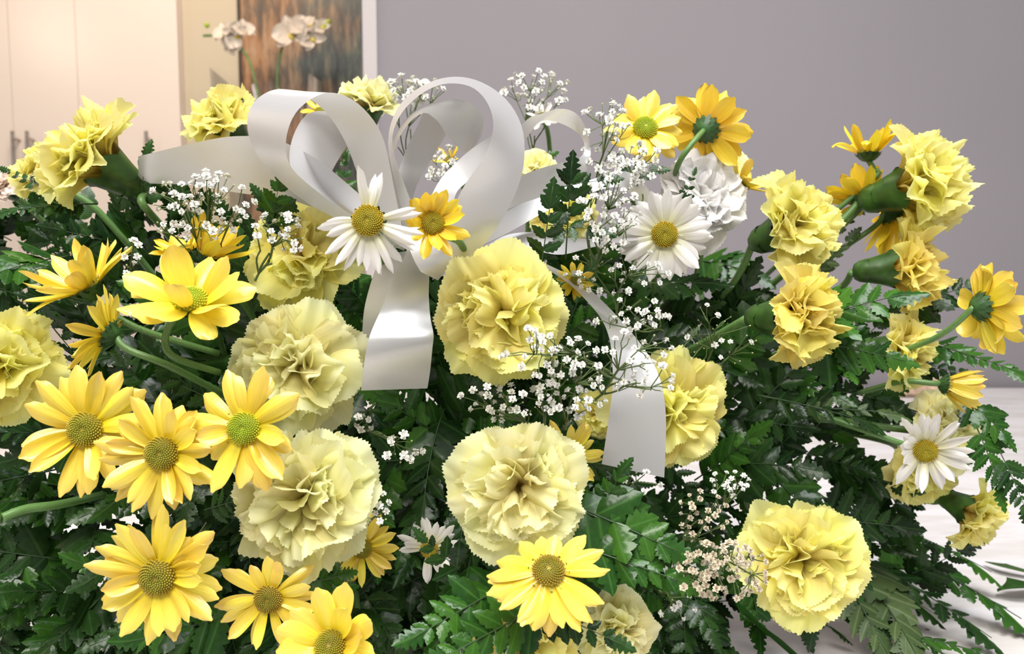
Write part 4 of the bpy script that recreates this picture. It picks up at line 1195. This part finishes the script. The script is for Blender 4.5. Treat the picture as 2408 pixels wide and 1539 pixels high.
# ------------------------------------------------------------------ baby's breath
def blossom_mesh(seed):
    rg2 = random.Random(seed)
    b = MB()
    for ring, (n, el, ln, wd) in enumerate(((6, 8, 1.0, 0.30), (6, 38, 0.9, 0.28), (5, 66, 0.75, 0.24))):
        for k in range(n):
            a = 2 * math.pi * (k + rg2.uniform(-0.2, 0.2)) / n + ring * 0.5
            e = math.radians(el + rg2.uniform(-12, 12))
            c, s = math.cos(a), math.sin(a)
            i = len(b.v)
            l1 = ln * rg2.uniform(0.85, 1.1)
            for (q, w2) in ((0.0, 0.05), (0.6, wd), (1.0, wd * 0.75)):
                r = q * l1 * math.cos(e); z = q * l1 * math.sin(e)
                b.v += [(r * c - s * w2, r * s + c * w2, z), (r * c + s * w2, r * s - c * w2, z)]
            b.f += [(i, i + 1, i + 3, i + 2), (i + 2, i + 3, i + 5, i + 4)]
    i = len(b.v)
    for (r, z) in ((0.06, -0.55), (0.22, -0.4), (0.30, -0.05), (0.2, 0.1)):
        for k in range(6):
            a = math.pi / 3 * k
            b.v.append((r * math.cos(a), r * math.sin(a), z))
    for j in range(3):
        for k in range(6):
            x = i + j * 6 + k; y = i + j * 6 + (k + 1) % 6
            b.f.append((x, y, y + 6, x + 6))
    return mesh('blossom', b.v, b.f, M['breath'], smooth=False)


BLOS = [blossom_mesh(s) for s in range(4)]
budb = MB().tube([(0, 0, -0.5), (0, 0, -0.35), (0, 0, 0.1), (0, 0, 0.5), (0, 0, 0.62)], [0.06, 0.3, 0.42, 0.25, 0.05], 7)
BUD = mesh('bud', budb.v, budb.f, M['bud'])


def breath(base, cx, cy, rx, ry, d, n, label, dd=0.02, m='breath', size=10.5, buds=0.12, arms=5, seed=None):
    """sprig: a forked stem from base spreading to n blossoms inside an ellipse round (cx, cy)"""
    rg2 = random.Random(seed if seed is not None else int(cx * 7 + cy))
    bp = P(*base)
    root = link('baby_breath_sprig', None, None, Matrix.Translation(bp))
    tag(root, label, 'baby breath', 'sprigs of baby breath')
    tips = []
    tries = 0
    while len(tips) < n and tries < 4000:
        tries += 1
        a = rg2.uniform(0, 6.283); r = math.sqrt(rg2.random())
        x, y = cx + rx * r * math.cos(a), cy + ry * r * math.sin(a)
        if all((x - q[0]) ** 2 + (y - q[1]) ** 2 > 150 for q in tips) or rg2.random() < 0.12:
            tips.append((x, y, d + rg2.uniform(-dd, dd)))
    # arms: cluster tips by angle as seen from the base side
    nodes_ = []
    for k in range(arms):
        tq = tips[rg2.randrange(len(tips))]
        f = rg2.uniform(0.35, 0.6)
        nodes_.append((base[0] + (tq[0] - base[0]) * f, base[1] + (tq[1] - base[1]) * f, base[2] + (tq[2] - base[2]) * f))
    sub = []
    for k in range(arms * 3):
        tq = tips[rg2.randrange(len(tips))]
        nd = min(nodes_, key=lambda q: (q[0] - tq[0]) ** 2 + (q[1] - tq[1]) ** 2)
        f = rg2.uniform(0.45, 0.7)
        sub.append((nd[0] + (tq[0] - nd[0]) * f, nd[1] + (tq[1] - nd[1]) * f, nd[2] + (tq[2] - nd[2]) * f, nd))
    b = MB()
    off = -bp
    cxp = ((cx - base[0]) * 0.15 + base[0], (cy - base[1]) * 0.15 + base[1], base[2] + (d - base[2]) * 0.15)
    b.tube([Vector((0, 0, 0)), P(*cxp) + off], [0.0008, 0.0007], 4, False)
    for nd in nodes_:
        mid = P((cxp[0] + nd[0]) / 2 + rg2.uniform(-8, 8), (cxp[1] + nd[1]) / 2 + rg2.uniform(-8, 8), (cxp[2] + nd[2]) / 2)
        b.tube(catmull([P(*cxp) + off, mid + off, P(*nd) + off], 5), 0.0006, 4, False)
    for s_ in sub:
        b.tube([P(*s_[3]) + off, P(*s_[:3]) + off], 0.00042, 3, False)
    for tq in tips:
        nd = min(sub, key=lambda q: (q[0] - tq[0]) ** 2 + (q[1] - tq[1]) ** 2)
        p0, p1 = P(*nd[:3]) + off, P(*tq) + off
        mid = (p0 + p1) / 2 + Vector((rg2.uniform(-1, 1), rg2.uniform(-1, 1), rg2.uniform(-1, 1))) * 0.0012
        b.tube([p0, mid, p1], 0.00030, 3, False)
        dirv = (p1 - p0)
        dirv = dirv.normalized() if dirv.length > 1e-6 else Vector((0, 0, 1))
        dirv = (dirv + cdir(rg2.uniform(-.5, .5), rg2.uniform(0, .7), rg2.uniform(0.1, 0.9))).normalized()
        sz = size * rg2.uniform(0.75, 1.15) * d / FPX
        if rg2.random() < buds:
            link('bud', BUD, root, frame(p1, dirv, rg2.uniform(0, 6), sz * 0.5))
        else:
            link('blossom', BLOS[rg2.randrange(4)], root, frame(p1 + dirv * sz * 0.4, dirv, rg2.uniform(0, 6), sz), M[m])
    b.build('stem', M['stem_breath'], root, smooth=True)
    return root


breath((520, 640, 0.45), 470, 490, 125, 85, 0.415, 70, 'white baby breath cluster left of the bow below the left loop')
breath((600, 660, 0.42), 655, 550, 60, 55, 0.405, 24, 'small baby breath sprig over the upward facing carnation')
breath((310, 700, 0.42), 308, 605, 22, 45, 0.41, 9, 'tiny baby breath sprig between the two left daisies', arms=2)
breath((960, 420, 0.60), 968, 212, 82, 32, 0.585, 36, 'baby breath behind the top of the right bow loop', buds=0.2)
breath((1255, 400, 0.60), 1262, 215, 78, 52, 0.585, 36, 'tall baby breath sprig above the right bow loop')
breath((1400, 480, 0.48), 1425, 320, 58, 90, 0.46, 34, 'baby breath sprig left of the upper right yellow daisy')
breath((1500, 520, 0.46), 1500, 385, 60, 45, 0.45, 26, 'baby breath sprig under the upper right yellow daisy')
breath((1400, 640, 0.44), 1432, 500, 70, 95, 0.415, 58, 'dense baby breath between the bow and the white daisy')
breath((1450, 760, 0.45), 1450, 640, 120, 55, 0.43, 40, 'baby breath with small buds below the white daisy', buds=0.3, size=9)
breath((1480, 900, 0.42), 1270, 835, 90, 65, 0.365, 22, 'open baby breath spray over the big yellow carnation', arms=6)
breath((1330, 1010, 0.43), 1345, 890, 90, 95, 0.395, 62, 'dense baby breath beside the right ribbon tail')
breath((1400, 940, 0.42), 1505, 860, 95, 85, 0.385, 34, 'baby breath lying across the right ribbon tail', arms=6)
breath((1300, 1040, 0.43), 1190, 945, 110, 45, 0.41, 36, 'baby breath above the creamy carnation')
breath((1560, 780, 0.48), 1490, 745, 90, 50, 0.42, 26, 'baby breath spray at the upper part of the right tail', buds=0.25, size=9)
breath((1640, 900, 0.50), 1690, 790, 95, 75, 0.475, 34, 'greenish budding baby breath left of the golden carnation', buds=0.8, size=8)
breath((1560, 1300, 0.44), 1695, 1345, 110, 70, 0.395, 95, 'dried brownish baby breath beside the lower right carnation', m='breath_dry', size=9.5, arms=8)
breath((1600, 1280, 0.45), 1655, 1215, 60, 70, 0.43, 30, 'faded baby breath above the dried cluster', m='breath_dry', size=8)
breath((1640, 1260, 0.45), 1715, 1140, 45, 32, 0.43, 20, 'small faded baby breath under the half hidden carnation', size=8)
breath((860, 1010, 0.44), 945, 1055, 55, 40, 0.42, 12, 'little baby breath sprig in the dark gap above the big carnations', arms=3)
breath((860, 1240, 0.42), 900, 1190, 20, 40, 0.385, 7, 'tiny baby breath sprig beside the lower cream carnation', arms=2)
breath((880, 950, 0.44), 855, 990, 22, 24, 0.42, 7, 'tiny baby breath sprig beside the peach tinged carnation', arms=2)
breath((1060, 480, 0.52), 1035, 385, 42, 50, 0.50, 16, 'baby breath seen through the right bow loop', arms=3)
breath((1550, 1390, 0.43), 1590, 1425, 40, 35, 0.42, 7, 'tiny drooping baby breath below the dried cluster', arms=2, size=9)
breath((1430, 1190, 0.43), 1515, 1135, 50, 25, 0.425, 7, 'tiny baby breath under the end of the right ribbon tail', arms=2, size=9)
